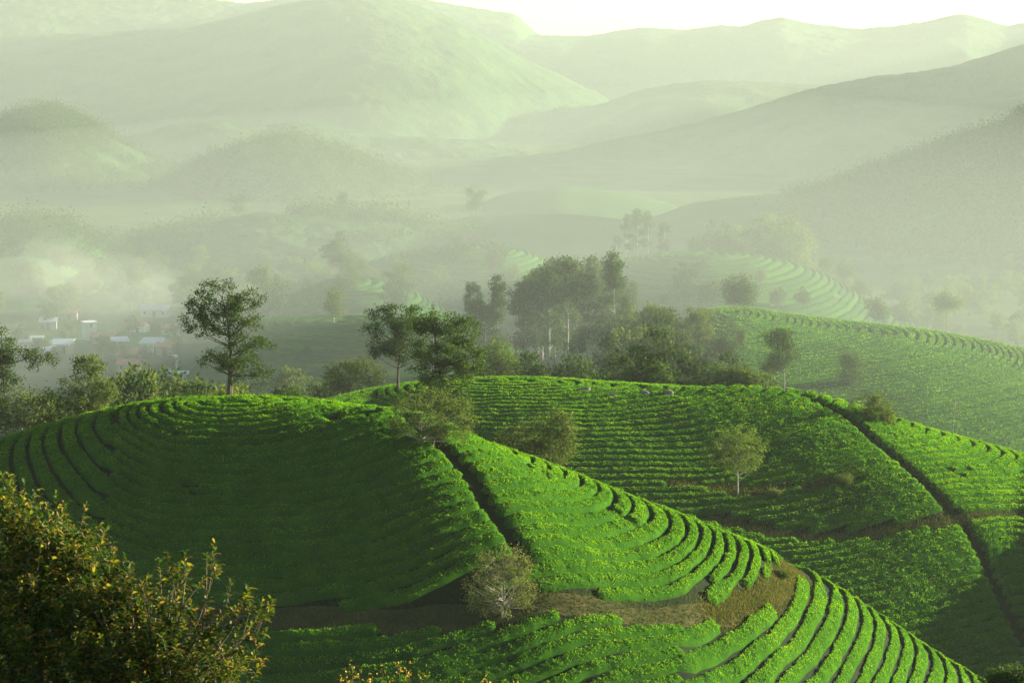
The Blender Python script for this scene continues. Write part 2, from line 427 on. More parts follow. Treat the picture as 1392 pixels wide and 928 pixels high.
# ------------------------------------------------------------------ tea rows
def level_lines(F_, xs, ys, lev):
    """marching squares on a curvilinear grid; returns polylines of (x, y)"""
    nr, nc = F_.shape
    a = F_ > lev
    ch = a[:-1, :-1].astype(int) + a[:-1, 1:] * 2 + a[1:, 1:] * 4 + a[1:, :-1] * 8
    rr, cc = np.nonzero((ch != 0) & (ch != 15))
    pts, adj = {}, {}
    def edge(k):
        if k in pts: return
        r, c, d = k
        r2, c2 = (r, c + 1) if d == 0 else (r + 1, c)
        f0, f1 = F_[r, c], F_[r2, c2]
        t = (lev - f0) / (f1 - f0 + 1e-12)
        pts[k] = (xs[r, c] + t * (xs[r2, c2] - xs[r, c]), ys[r, c] + t * (ys[r2, c2] - ys[r, c]))
    for r, c in zip(rr.tolist(), cc.tolist()):
        k = ch[r, c]
        e = [(r, c, 0), (r, c + 1, 1), (r + 1, c, 0), (r, c, 1)]      # bottom right top left
        b = [k & 1, (k >> 1) & 1, (k >> 2) & 1, (k >> 3) & 1]
        cr = [e[i] for i in range(4) if b[i] != b[(i + 1) % 4]]
        for i in range(0, len(cr) - 1, 2):
            p, q_ = cr[i], cr[i + 1]
            edge(p); edge(q_)
            adj.setdefault(p, []).append(q_); adj.setdefault(q_, []).append(p)
    seen, out = set(), []
    starts = [k for k in adj if len(adj[k]) == 1] + list(adj)
    for s0 in starts:
        if s0 in seen: continue
        line, cur = [s0], s0; seen.add(s0)
        while True:
            nx = [k for k in adj[cur] if k not in seen]
            if not nx: break
            cur = nx[0]; seen.add(cur); line.append(cur)
        if len(line) > 3:
            Q = np.array([pts[k] for k in line])
            if line[0] in adj[line[-1]]:              # closed: begin on the far side of the hill
                Q = np.roll(Q, -int(np.argmax(Q[:, 1])), 0); Q = np.vstack([Q, Q[:1]])
            out.append(Q)
    return out

class Rows:
    def __init__(s, hill, pitch, xapex, cleft=0.0, cright=0.0, front=75, back=14, umin=-.30, umax=.30):
        s.h, s.pitch = hill, pitch
        s.xa, s.cl, s.cr = xapex, cleft, cright
        u = np.linspace(max(umin, hill.u[0] + 1e-4), min(umax, hill.u[-1] - 1e-4), 420)
        Yc = np.interp(u, hill.u, hill.Y)
        t = np.r_[np.linspace(-front, 0, 260), np.linspace(0, back, 60)[1:]]
        s.yy = Yc[None, :] + t[:, None]; s.xx = u[None, :] * s.yy
        s.ztop = s.z(s.xx, s.yy).max()
        Dg = s.drop(s.xx, s.yy)
        i = np.unravel_index(np.argmin(Dg), Dg.shape)
        # arc length down the front of the apex column gives the drop -> distance table
        col = Dg[:i[0] + 1, i[1]][::-1]; zc = s.z(s.xx[:i[0] + 1, i[1]], s.yy[:i[0] + 1, i[1]])[::-1]
        yc = s.yy[:i[0] + 1, i[1]][::-1]
        arc = np.r_[0, np.cumsum(np.hypot(np.diff(yc), np.diff(zc)))]
        col = np.maximum.accumulate(col - col[0]) + np.arange(len(col)) * 1e-6
        s.tab = (np.r_[col, col[-1] + 80], np.r_[arc, arc[-1] + 80 * (arc[-1] - arc[-30]) / (col[-1] - col[-30])]); s.D0 = Dg.min()
        s.F = s.phi(s.xx, s.yy)
    def z(s, x, y):
        c, n, p = s.h.cuts, s.h.noise, s.h.spurs
        s.h.cuts, s.h.noise, s.h.spurs = [], 0.0, []
        r = s.h.z(x, y); s.h.cuts, s.h.noise, s.h.spurs = c, n, p
        return r
    def drop(s, x, y):
        e = np.maximum(s.xa - x - 4, 0) ** 2 * s.cl + np.maximum(x - s.xa - 4, 0) ** 2 * s.cr
        return s.ztop - s.z(x, y) + e + .25 * fbm(np.asarray(x) / 12, np.asarray(y) / 12, 77, 2)
    def phi(s, x, y):
        return np.interp(s.drop(x, y) - s.D0, *s.tab)
    def make(s, cuts, holes, classify, ds, ncross, height, gap, sprig, sprig_size, seed, merge=None, wmax=2.6):
        """builds one object per row (or one mesh when merge is a name)"""
        rng = np.random.default_rng(seed)
        rows = {}
        nlev = int(s.F.max() / s.pitch)
        for k in range(nlev):
            for P in level_lines(s.F, s.xx, s.yy, (k + .5) * s.pitch):
                P = resample(P, ds)
                if len(P) < 6: continue
                bad = np.zeros(len(P), bool)
                for L_, w in cuts: bad |= polydist(P[:, 0], P[:, 1], L_) < w
                hf = np.ones(len(P))
                for (hx, hy), rx, ry in holes: hf = np.minimum(hf, smooth(2 * (((P[:, 0] - hx) / rx) ** 2 + ((P[:, 1] - hy) / ry) ** 2) - 1.2))
                e = .05
                gx = (s.phi(P[:, 0] + e, P[:, 1]) - s.phi(P[:, 0] - e, P[:, 1])) / (2 * e)
                gy = (s.phi(P[:, 0], P[:, 1] + e) - s.phi(P[:, 0], P[:, 1] - e)) / (2 * e)
                gl = np.hypot(gx, gy) + 1e-6
                n = np.stack([gx / gl, gy / gl], 1)
                f = np.where(gl < 1.65, 1, np.where(gl < 3.6, 2, 4))       # where the slope squeezes the rows, some end
                w = .5 * np.minimum(f * s.pitch / gl, s.pitch * wmax) - gap / 2
                bad |= (k % f) != 0
                w = np.convolve(np.pad(w, 4, mode='edge'), np.ones(9) / 9, 'valid')
                ok = ~bad & (w > .15)
                if not merge: ok &= P[:, 1] < np.interp(P[:, 0] / P[:, 1], s.h.u, s.h.Y) + 7
                i0 = 0
                while i0 < len(P):
                    if not ok[i0]: i0 += 1; continue
                    i1 = i0
                    while i1 < len(P) and ok[i1]: i1 += 1
                    if (i1 - i0) * ds > 1.2:
                        mid = P[(i0 + i1) // 2]
                        key = (classify(mid, (k + .5) * s.pitch), k) if not merge else 0
                        if not merge and key in rows and (i1 - i0) * ds < 10: i0 = i1; continue
                        rows.setdefault(key, MB())
                        s.ribbon(rows[key], P[i0:i1], n[i0:i1], w[i0:i1], hf[i0:i1], ncross, height, sprig, sprig_size, rng)
                    i0 = i1
        return rows
    def ribbon(s, mb, P, n, w, hf, nc, height, sprig, ss, rng):
        m = len(P)
        sc = np.linspace(-1, 1, nc)
        endf = np.minimum(np.arange(m), np.arange(m)[::-1]) + 1
        ends = np.clip(endf / 3.0, .35, 1)
        wig = .16 * fbm(P[:, 0] / 2.6, P[:, 1] / 2.6 + rng.uniform(0, 99), 23, 2) * ends
        P = P + n * wig[:, None]
        ww = w * (1 + .14 * fbm(P[:, 0] / 1.7, P[:, 1] / 1.7, 21, 2)) * ends
        x = P[:, None, 0] + n[:, None, 0] * sc[None, :] * ww[:, None]
        y = P[:, None, 1] + n[:, None, 1] * sc[None, :] * ww[:, None]
        prof = (1 - np.abs(sc) ** 6) ** .5
        prof[0] = prof[-1] = -.12
        hh = height * (1 + .22 * fbm(P[:, 0] / 2.3, P[:, 1] / 2.3, 31, 2)) * (.12 + .88 * hf)
        z0 = s.h.z(x, y)
        lump = (.34 * fbm(x / .75, y / .75, 41, 3) + .22 * fbm(x / .28, y / .28, 43, 2)) * (prof > 0)
        z = z0 + prof[None, :] * (hh * ends)[:, None] + lump * height + rng.normal(0, .035, x.shape) * (prof > 0)
        mb.add(np.stack([x, y, z], -1).reshape(-1, 3), grid_faces(m, nc), 0, True)
        if sprig:
            area = ww.mean() * 2 * m * np.hypot(*(P[1] - P[0]))
            N = int(area * sprig)
            if N < 1: return
            a = rng.random(N) * (m - 1.001); b = (rng.random(N) * .9 + .05) * (nc - 1)
            ia, ib = a.astype(int), np.minimum(b.astype(int), nc - 2)
            fa, fb = (a - ia)[:, None], (b - ib)[:, None]
            V = np.stack([x, y, z], -1)
            C = (V[ia, ib] * (1 - fa) + V[ia + 1, ib] * fa) * (1 - fb) + (V[ia, ib + 1] * (1 - fa) + V[ia + 1, ib + 1] * fa) * fb
            leaf_quads(mb, C, rng, ss, up=1.1, mat=1)

def leaf_quads(mb, C, rng, size, up=0.3, mat=0, aspect=.55, droop=0.0, jitter=.45, out=None):
    """one pointed, slightly folded blade at every centre in C"""
    N = len(C)
    d = rng.normal(0, 1, (N, 3)); d[:, 2] += up - droop
    if out is not None: d += out
    d /= np.linalg.norm(d, axis=1)[:, None] + 1e-9
    r = rng.normal(0, 1, (N, 3))
    sdir = np.cross(d, r); sdir /= np.linalg.norm(sdir, axis=1)[:, None] + 1e-9
    nrm = np.cross(d, sdir)
    L_ = size * (1 + jitter * rng.uniform(-1, 1, N))[:, None]
    W = L_ * aspect * .5
    p0 = C; p2 = C + d * L_
    mid = C + d * L_ * .5
    p1 = mid + sdir * W + nrm * W * .35; p3 = mid - sdir * W + nrm * W * .35
    V = np.stack([p0, p1, p2, p3], 1).reshape(-1, 3)
    F_ = np.arange(N * 4).reshape(N, 4)
    mb.add(V, F_, mat, False)

TEA = [M['tea_body'], M['tea_leaf']]
NROWS = 0
def emit(rows, label, group, order):
    """one object per row, labelled by its place in its plot"""
    global NROWS
    plots = {}
    for (plot, k) in rows: plots.setdefault(plot, []).append(k)
    for plot, ks in plots.items():
        ks.sort(reverse=order[plot])
        for i, k in enumerate(ks):
            o = rows[(plot, k)].build('tea_hedge_row', TEA)
            tag(o, label[plot] % ordinal(i + 1), 'hedge', group[plot]); NROWS += 1

# front hill
xa = float(A.hit(370, 546)[0])
RA = Rows(A, 1.3, xa, cleft=.022, cright=.0011)
phiT = float(np.median(RA.phi(track_A[:, 0], track_A[:, 1])))
gyA = gully_A[np.argsort(gully_A[:, 1])]
def clsA(p, f):
    d = polydist(p[None, 0], p[None, 1], track_A)[0]
    i = np.argmin(np.hypot(track_A[:, 0] - p[0], track_A[:, 1] - p[1]))
    if p[1] < track_A[i, 1] and f > phiT - 1.5 and p[0] < track_A[-1, 0] + 2: return 'low'
    if p[0] > track_A[-1, 0] and f > phiT: return 'low'
    return 'left' if p[0] < np.interp(p[1], gyA[:, 1], gyA[:, 0]) else 'right'
def spot(h, px, py): return tuple(h.hit(px, py))
holes_A = [(spot(A, 724, 657), 1.3, .8), (spot(A, 838, 706), 1.6, .9), (spot(A, 740, 650), 1.0, .5), (spot(A, 258, 668), .8, .6), (spot(A, 1052, 772), 1.2, 1.3)]
ra = RA.make([(gully_A, .36), (track_A, .9)], holes_A, clsA, .2, 10, .42, .28, 160, .11, 5)
emit(ra, {'left': "tea hedge row on the front hill's shaded left face, %s down from its crest",
          'right': "sunlit tea hedge row on the front hill's right flank, %s up from the track",
          'low': "tea hedge row below the front hill's dry grass track, %s down from it"},
     {'left': 'tea rows on the shaded face of the front hill', 'right': 'tea rows on the sunlit flank of the front hill', 'low': 'tea rows below the track of the front hill'},
     {'left': False, 'right': True, 'low': False})
# second hill
xb = float(B.hit(700, 518)[0])
RB = Rows(B, 1.5, xb, cleft=.002, front=115, back=14)
gyB = gully_B[np.argsort(gully_B[:, 1])]; gyB2 = gully_B2[np.argsort(gully_B2[:, 1])]
phiB = float(np.median(RB.phi(track_B[:, 0], track_B[:, 1])))
def clsB(p, f):
    i = np.argmin(np.hypot(track_B[:, 0] - p[0], track_B[:, 1] - p[1]))
    if p[1] < track_B[i, 1] and f > phiB - 2.0:
        return 'lowleft' if p[0] < np.interp(p[1], gyB2[:, 1], gyB2[:, 0]) else 'lowright'
    return 'left' if p[0] < np.interp(p[1], gyB[:, 1], gyB[:, 0]) else 'right'
holes_B = [(spot(B, 1297, 665), 1.4, 1.0), (spot(B, 1318, 657), .9, .8), (spot(B, 1010, 668), 3.5, 1.6), (spot(B, 1150, 672), 2.5, 1.2)]
rb = RB.make([(gully_B, .42), (gully_B2, .32), (track_B, .95), (bare_B, .5)], holes_B, clsB, .28, 8, .46, .32, 75, .145, 6)
emit(rb, {'left': "tea hedge row on the second hill's broad face, %s down from its crest",
          'right': "tea hedge row right of the second hill's straight furrow, %s up from its track",
          'lowleft': "tea hedge row below the second hill's track, left of its lower furrow, %s down",
          'lowright': "tea hedge row below the second hill's track, right of its lower furrow, %s down"},
     {'left': 'tea rows on the broad face of the second hill', 'right': 'tea rows right of the furrow on the second hill',
      'lowleft': 'tea rows left of the lower furrow of the second hill', 'lowright': 'tea rows right of the lower furrow of the second hill'},
     {'left': False, 'right': True, 'lowleft': False, 'lowright': False})
print('rows', NROWS)

def tea_cover(h, pitch, apx, front, back, ds, seed, label, nc=6, sprig=0, height=.5, gap=.36):
    rr = Rows(h, pitch, float(h.hit(*apx)[0]), front=front, back=back, umin=-.32, umax=.34)
    rows = rr.make([], [], None, ds, nc, height, gap, sprig, .27, seed, merge='m')
    o = rows[0].build('tea_bushes', TEA); tag(o, label, 'tea bushes', kind='stuff')
tea_cover(C, 1.9, (1000, 420), 150, 25, .6, 7, 'hazy green tea bushes covering the third hill on the right', sprig=9)
tea_cover(F, 2.4, (440, 431), 110, 25, 1.0, 10, 'faint tea rows on the flat green rise beyond the front hill')
tea_cover(HF, 2.6, (480, 376), 120, 25, 1.0, 11, 'hazy tea rows on the small green hill left of the pale crest')
tea_cover(D, 3.0, (960, 343), 130, 30, 1.5, 8, 'pale tea bushes covering the hazy hill below the clump of trees', 5)
tea_cover(E, 3.0, (640, 334), 130, 30, 1.5, 9, 'pale tea bushes on the sunlit crest behind the eucalyptus grove', 5)

# tracks
def strip(h, P, w, name, mat):
    P = resample(P, .4)
    T = np.gradient(P, axis=0); T /= np.linalg.norm(T, axis=1)[:, None] + 1e-9
    nn = np.stack([T[:, 1], -T[:, 0]], 1)
    sc = np.linspace(-1, 1, 9)
    ww = w * (1 + .45 * fbm(P[:, 0] / 5, P[:, 1] / 5, 51, 3))
    x = P[:, None, 0] + nn[:, None, 0] * sc * ww[:, None]; y = P[:, None, 1] + nn[:, None, 1] * sc * ww[:, None]
    z = h.z(x, y) + .06 - .10 * np.abs(sc)[None, :] ** 4
    mb = MB(); mb.add(np.stack([x, y, z], -1).reshape(-1, 3), grid_faces(len(P), 9))
    return tag(mb.build(name, mat), kind='structure')
strip(A, track_A, 1.0, 'track', M['track']); strip(B, track_B, 1.0, 'track', M['track'])
strip(B, bare_B, .7, 'track', M['track'])
def tufts(h, P, w, n, size, seed, label, mat='dry_grass'):
    rng = np.random.default_rng(seed)
    i = rng.integers(0, len(P), n)
    x = P[i, 0] + rng.normal(0, w, n); y = P[i, 1] + rng.normal(0, w, n)
    C_ = np.stack([x, y, h.z(x, y)], 1)
    mb = MB(); leaf_quads(mb, C_, rng, size, up=2.2, aspect=.16)
    tag(mb.build('grass', M[mat]), label, 'grass', kind='stuff')
bend = track_A[track_A[:, 0] > float(A.hit(960, 828)[0])]
tufts(A, bend, .7, 13000, .26, 3, 'dry golden grass at the bend of the front hill track')
tufts(A, track_A, .8, 22000, .24, 13, 'dull weeds along the shaded track across the front hill', 'weed')
tufts(B, track_B, .75, 9000, .35, 4, 'dull dry grass along the track across the second hill', 'weed')
tufts(B, bare_B, .6, 3500, .4, 6, 'dry grass and weeds in the bare strip of the second hill')

# ------------------------------------------------------------------ haze and mist
def vol_mat(name, col, dens, g):
    m, t, out = new_mat(name)
    pv = t.nodes.new('ShaderNodeVolumePrincipled')
    pv.inputs['Color'].default_value = (*col, 1)
    pv.inputs['Density'].default_value = dens
    pv.inputs['Anisotropy'].default_value = g
    t.links.new(pv.outputs[0], out.inputs['Volume'])
    return m
def box_mb(x0, x1, y0, y1, z0, z1, mb=None, mat=0):
    v = [(x, y, z) for z in (z0, z1) for y in (y0, y1) for x in (x0, x1)]
    f = [(0, 2, 3, 1), (4, 5, 7, 6), (0, 1, 5, 4), (2, 6, 7, 3), (0, 4, 6, 2), (1, 3, 7, 5)]
    mb = mb or MB(); mb.add(v, f, mat, False); return mb
tag(box_mb(-1900, 1900, -90, 4200, 2, 266).build('haze', vol_mat('haze', HAZE_COLOR, HAZE_DENSITY, .1)),
    'pale sunlit morning haze over the whole valley', 'haze', kind='stuff')

def blob(name, c, r, mat, label, seed, wob=.0, nu=40, nv=22, pw=1):
    """closed rounded body, used for the mist bank in the valley and the smoke over the village"""
    a = np.linspace(0, 2 * np.pi, nu, endpoint=False); b = np.linspace(-np.pi / 2, np.pi / 2, nv)
    A_, B_ = np.meshgrid(a, b)
    d = np.stack([np.cos(B_) ** pw * np.cos(A_), np.cos(B_) ** pw * np.sin(A_), np.sin(B_)], -1)
    k = 1 + wob * fbm(d[..., 0] * 2 + 5 + d[..., 2], d[..., 1] * 2 + 9 - d[..., 2], seed, 3)
    V = np.array(c) + d * np.array(r) * k[..., None]
    i = np.arange(nv - 1)[:, None] * nu; j = np.arange(nu)[None, :]; j2 = (j + 1) % nu
    f = np.stack([i + j, i + j2, i + nu + j2, i + nu + j], -1).reshape(-1, 4)
    mb = MB(); mb.add(V.reshape(-1, 3), f, 0, True)
    return tag(mb.build(name, mat), label, name, kind='stuff')
blob('mist', (30, 430, 40), (420, 150, 58), vol_mat('mist_low', HAZE_COLOR, .0012, .1), 'low dense mist pooled round the village and the tall grove', 4, pw=2)
blob('mist', (0, 1800, 40), (850, 1510, 330), vol_mat('mist', HAZE_COLOR, MIST_DENSITY, .1), 'soft bank of mist lying in the valley behind the tea hills', 3)

# ------------------------------------------------------------------ trees
def tube(mb, pts, rad, sides=6, mat=0):
    pts = np.asarray(pts, float); n = len(pts)
    T = np.gradient(pts, axis=0); T /= np.linalg.norm(T, axis=1)[:, None] + 1e-9
    ref = np.array([1.0, .2, .1]) if abs(T[0][0]) < .8 else np.array([.1, 1, .2])
    a = np.cross(T, ref); a /= np.linalg.norm(a, axis=1)[:, None] + 1e-9
    b = np.cross(T, a)
    th = np.linspace(0, 2 * np.pi, sides, endpoint=False)
    V = pts[:, None] + (a[:, None] * np.cos(th)[None, :, None] + b[:, None] * np.sin(th)[None, :, None]) * np.asarray(rad)[:, None, None]
    i = np.arange(n - 1)[:, None] * sides; j = np.arange(sides)[None, :]; j2 = (j + 1) % sides
    f = np.stack([i + j, i + j2, i + sides + j2, i + sides + j], -1).reshape(-1, 4)
    mb.add(V.reshape(-1, 3), f, mat, True)

def curve3(p0, p1, p2, n=6):
    t = np.linspace(0, 1, n)[:, None]
    return (1 - t) ** 2 * np.asarray(p0) + 2 * t * (1 - t) * np.asarray(p1) + t * t * np.asarray(p2)

def clumps_in(lobes, n, rng, shell=.45):
    w = np.array([(l[3] * l[4] * l[5]) ** (2 / 3) for l in lobes]); w /= w.sum()
    k = rng.choice(len(lobes), n, p=w)
    L_ = np.array(lobes)[k]
    d = rng.normal(0, 1, (n, 3)); d /= np.linalg.norm(d, axis=1)[:, None]
    r = shell + (1 - shell) * rng.random(n) ** .6
    return L_[:, :3] + d * L_[:, 3:] * r[:, None], d

def tree_parts(rng, lobes, trunk, trunk_r, nclump, per, cr, leaf, limbs=14, up=.15, aspect=.5, stems=None, limb_r=.35, flat=.7):
    """trunk: list of points; returns (trunk MB, crown MB)"""
    C_, d = clumps_in(lobes, nclump, rng)
    tb = MB(); P = resample_3(np.array(trunk, float), 12)
    rad = trunk_r * (1 - .8 * np.linspace(0, 1, len(P)) ** .9); rad[0] *= 1.35
    tube(tb, P, rad, 8)
    for q in (stems or []):
        Q = resample_3(np.array(q, float), 10)
        tube(tb, Q, trunk_r * .75 * (1 - .8 * np.linspace(0, 1, len(Q))), 7)
    for i in rng.choice(len(C_), min(limbs, len(C_)), replace=False):
        c = C_[i]
        zt = np.clip(c[2] - .45 * np.hypot(c[0], c[1]) - .3, P[0, 2] + .28 * (P[-1, 2] - P[0, 2]), P[-1, 2])
        j = int(np.argmin(np.abs(P[:, 2] - zt)))
        p0 = P[j]; m_ = (p0 + c) / 2 + np.array([0, 0, -.06 * np.linalg.norm(c - p0)]) + rng.normal(0, .05, 3) * np.linalg.norm(c - p0)
        r0 = min(rad[j] * .7, trunk_r * limb_r)
        tube(tb, curve3(p0, m_, c, 7), np.linspace(r0, r0 * .18, 7), 5)
    cb = MB()
    off = rng.normal(0, 1, (nclump, per, 3)) * np.array([1, 1, flat]) * cr
    LC = (C_[:, None] + off).reshape(-1, 3)
    outv = np.repeat(d, per, 0) * .6
    leaf_quads(cb, LC, rng, leaf, up=up, aspect=aspect, out=outv)
    return tb, cb

def resample_3(P, n):
    d = np.r_[0, np.cumsum(np.linalg.norm(P[1:] - P[:-1], axis=1))]
    s = np.linspace(0, d[-1], n)
    return np.stack([np.interp(s, d, P[:, i]) for i in range(3)], 1)

def make_tree(name, loc, tb, cb, bark, leafm, label=None, cat='tree', group=None, rz=0.0):
    r = empty(name, loc, rz)
    tb.build('trunk', bark, r); cb.build('crown', leafm, r)
    return tag(r, label, cat, group)

def ground_hit(px, py, y0=60.0, y1=1500.0):
    u, v = uv(px, py)
    y = np.linspace(y0, y1, 6000)
    g = H(u * y, y)
    i = int(np.argmax(EYE - v * y <= g))
    return float(u * y[i]), float(y[i]), float(g[i])
def stand(px, Y):
    u, _ = uv(px, 400)
    return float(u * Y), float(Y), float(H(np.array([u * Y]), np.array([float(Y)]))[0])

def custom(name, label, px, lobes, Y=None, py=None, trunk_px=None, tr=.16, nclump=120, per=45, cr=.55, leaf=.3, bark='bark',
           leafm='wood_leaf', seed=1, cat='tree', group=None, stems_px=None, deep=.85, hill=None, **kw):
    """a tree standing at a photo column; its crown lobes are given in photo units and become metres at its distance"""
    rng = np.random.default_rng(seed)
    if hill is not None:
        p = hill.hit(px, py); x, y = float(p[0]), float(p[1]); z = float(hill.z(np.array([x]), np.array([y]))[0])
    elif py is not None: x, y, z = ground_hit(px, py)
    else: x, y, z = stand(px, Y)
    k = y / FPX
    bx, by = pxpy(x, y, z)
    def at(a, b):
        uu, vv = uv(a, b); return float(uu * y - x), float(EYE - vv * y - z)
    LB = []
    for l in lobes:
        lx, lz = at(l[0], l[1])
        LB.append((lx, rng.uniform(-.25, .25) * l[2] * k, lz, l[2] * k, l[2] * k * deep, l[3] * k))
    top = max(l[2] + .5 * l[5] for l in LB)
    def path(tp): return [(at(a, b)[0], rng.uniform(-.1, .1), at(a, b)[1]) for a, b in tp]
    if trunk_px: tp = [(0, 0, -.3)] + path(trunk_px)
    else: tp = [(0, 0, -.3), (rng.uniform(-.2, .2), .1, top * .45), (LB[0][0] * .6, 0, top)]
    st = [[(0.15, .1, -.3)] + path(q) for q in (stems_px or [])]
    tb, cb = tree_parts(rng, LB, tp, tr, nclump, per, cr, leaf, stems=st, **kw)
    return make_tree(name, (x, y, z), tb, cb, M[bark], M[leafm], label, cat, group)

# trees one can tell apart -------------------------------------------------
custom('broadleaf_tree', 'tall two-tiered tree alone on the front hill crest, open dark green crown', 311,
       [(268, 425, 26, 26), (300, 405, 34, 24), (335, 418, 26, 26), (280, 447, 26, 12), (325, 445, 26, 18), (352, 432, 10, 14), (300, 432, 34, 22),
        (318, 482, 46, 16), (292, 492, 24, 14), (350, 470, 22, 12), (330, 502, 40, 16), (318, 462, 14, 12)],
       py=543, hill=A, tr=.2, nclump=170, per=85, cr=.27, leaf=.19, limbs=60, leafm='dark_leaf', seed=3, trunk_px=[(312, 515), (314, 480), (310, 440), (302, 405)],
       stems_px=[[(314, 500), (335, 470), (350, 466)]], aspect=.45)
custom('broadleaf_tree', 'slender-stemmed dark tree left of the big one on the second hill crest', 541,
       [(520, 440, 26, 20), (545, 430, 28, 20), (530, 460, 32, 22), (555, 465, 24, 30), (520, 480, 20, 12)],
       py=533, hill=B, tr=.2, nclump=110, per=85, cr=.42, leaf=.27, limbs=40, leafm='dark_leaf', seed=5, trunk_px=[(541, 505), (544, 470), (540, 440)])
custom('broadleaf_tree', 'largest dark full-crowned tree rising behind the front hill crest', 606,
       [(575, 440, 18, 18), (600, 440, 34, 20), (630, 450, 28, 22), (610, 475, 46, 26), (585, 495, 26, 26), (635, 490, 26, 24), (610, 515, 40, 20), (600, 540, 32, 18), (620, 560, 26, 20)],
       Y=186, tr=.32, nclump=190, per=85, cr=.33, leaf=.22, limbs=60, leafm='wood_leaf', seed=7)
custom('young_tree', 'light olive two-stemmed tree beside the furrow on the front hill', 578,
       [(560, 555, 26, 18), (590, 545, 30, 18), (618, 560, 26, 20), (545, 575, 22, 16), (580, 580, 36, 18), (610, 590, 28, 14), (570, 605, 24, 12), (640, 575, 12, 14)],
       py=645, hill=A, tr=.09, nclump=130, per=62, cr=.25, leaf=.16, limbs=60, bark='pale_bark', leafm='olive_leaf', seed=9, trunk_px=[(577, 625), (574, 600), (572, 565)],
       stems_px=[[(584, 625), (590, 600), (604, 560)]])
custom('young_tree', 'small pale sparse tree at the edge of the front hill track', 679,
       [(668, 768, 26, 22), (700, 765, 26, 22), (683, 795, 44, 26), (655, 800, 26, 22), (715, 795, 20, 24), (680, 825, 50, 14), (690, 750, 14, 12), (652, 820, 22, 10)],
       py=862, hill=A, tr=.09, nclump=200, per=50, cr=.22, leaf=.13, limbs=90, bark='pale_bark', leafm='pale_leaf', seed=11, trunk_px=[(682, 840), (686, 810), (684, 765)],
       stems_px=[[(686, 835), (700, 800), (704, 775)], [(684, 835), (665, 800), (660, 780)]])
custom('young_tree', 'small round pale green tree on the shaded face of the second hill', 1003,
       [(1000, 592, 28, 16), (985, 608, 24, 16), (1015, 605, 26, 18), (1000, 620, 38, 16), (968, 622, 12, 10), (1010, 632, 26, 12)],
       py=671, hill=B, tr=.11, nclump=120, per=62, cr=.3, leaf=.2, limbs=30, bark='pale_bark', leafm='lime_leaf', seed=13, trunk_px=[(1003, 650), (1002, 620), (1001, 595)])
custom('young_tree', 'low spreading olive tree on the second hill crest beside its furrow', 1182,
       [(1175, 550, 20, 14), (1195, 548, 18, 14), (1185, 562, 30, 14), (1205, 568, 12, 12), (1178, 576, 22, 8), (1200, 578, 24, 6)],
       py=588, hill=B, tr=.1, nclump=110, per=62, cr=.3, leaf=.22, limbs=30, leafm='olive_leaf', seed=15)
custom('shrub', 'clump of upright brown-green shoots behind the front hill slope', 735,
       [(692, 595, 12, 16), (712, 590, 10, 18), (735, 592, 14, 26), (757, 578, 10, 22), (772, 590, 9, 34), (735, 615, 44, 18)],
       Y=190, tr=.1, nclump=210, per=50, cr=.36, leaf=.22, leafm='olive_leaf', seed=17, cat='shrub',
       stems_px=[[(715, 610), (712, 580)], [(755, 610), (757, 565)], [(768, 610), (772, 565)], [(700, 615), (692, 585)]], up=.8)
custom('broadleaf_tree', 'dark tree leaning into the left edge of the photo', 4,
       [(0, 465, 26, 20), (20, 480, 26, 14), (50, 487, 22, 12), (-10, 500, 30, 22), (5, 520, 24, 12), (-40, 480, 30, 30), (62, 490, 12, 8)],
       Y=215, tr=.22, nclump=120, per=85, cr=.36, leaf=.24, limbs=36, leafm='dark_leaf', seed=19)
custom('broadleaf_tree', 'conical olive tree behind the left end of the front hill', 118,
       [(118, 500, 20, 14), (112, 520, 30, 16), (130, 540, 26, 20), (105, 545, 34, 20), (120, 565, 40, 18), (85, 555, 18, 16), (148, 528, 8, 10)],
       Y=205, tr=.2, nclump=150, per=80, cr=.36, leaf=.24, limbs=36, leafm='olive_leaf', seed=21)
custom('broadleaf_tree', 'low olive tree below the leaning dark tree at the left edge', 20,
       [(20, 545, 34, 18), (50, 560, 26, 18), (-20, 560, 40, 24), (30, 580, 44, 14)], Y=200, tr=.15, nclump=140, per=55, cr=.5, leaf=.25, leafm='olive_leaf', seed=22)
custom('shrub', 'dark bush between the conical tree and the left edge trees', 68,
       [(65, 545, 18, 14), (78, 560, 18, 16), (60, 572, 22, 12)], Y=202, tr=.1, nclump=90, per=50, cr=.45, leaf=.24, leafm='dark_leaf', seed=24, cat='shrub')
custom('broadleaf_tree', 'wide olive tree behind the saddle of the two tea hills', 478,
       [(470, 505, 26, 14), (492, 498, 18, 14), (455, 520, 22, 12), (480, 525, 34, 12), (508, 515, 14, 12)], Y=300, tr=.2, nclump=130, per=50, cr=.6, leaf=.32, leafm='olive_leaf', seed=25)
custom('broadleaf_tree', 'pale lime tree peeping out right of the largest dark tree', 680,
       [(672, 480, 20, 18), (685, 498, 20, 16), (668, 508, 22, 10)], Y=310, tr=.18, nclump=120, per=50, cr=.6, leaf=.32, leafm='lime_leaf', seed=27)
custom('shrub', 'rounded yellow-green bush on the second hill skyline, larger one', 992,
       [(985, 510, 16, 12), (1005, 516, 16, 12), (995, 526, 26, 10)], Y=300, tr=.15, nclump=110, per=45, cr=.5, leaf=.3, leafm='olive_leaf', seed=29, cat='shrub')
custom('shrub', 'low yellowish bush on the second hill skyline, smaller one', 936,
       [(934, 524, 12, 7), (942, 528, 14, 6)], Y=298, tr=.12, nclump=60, per=40, cr=.4, leaf=.28, leafm='olive_leaf', seed=31, cat='shrub')
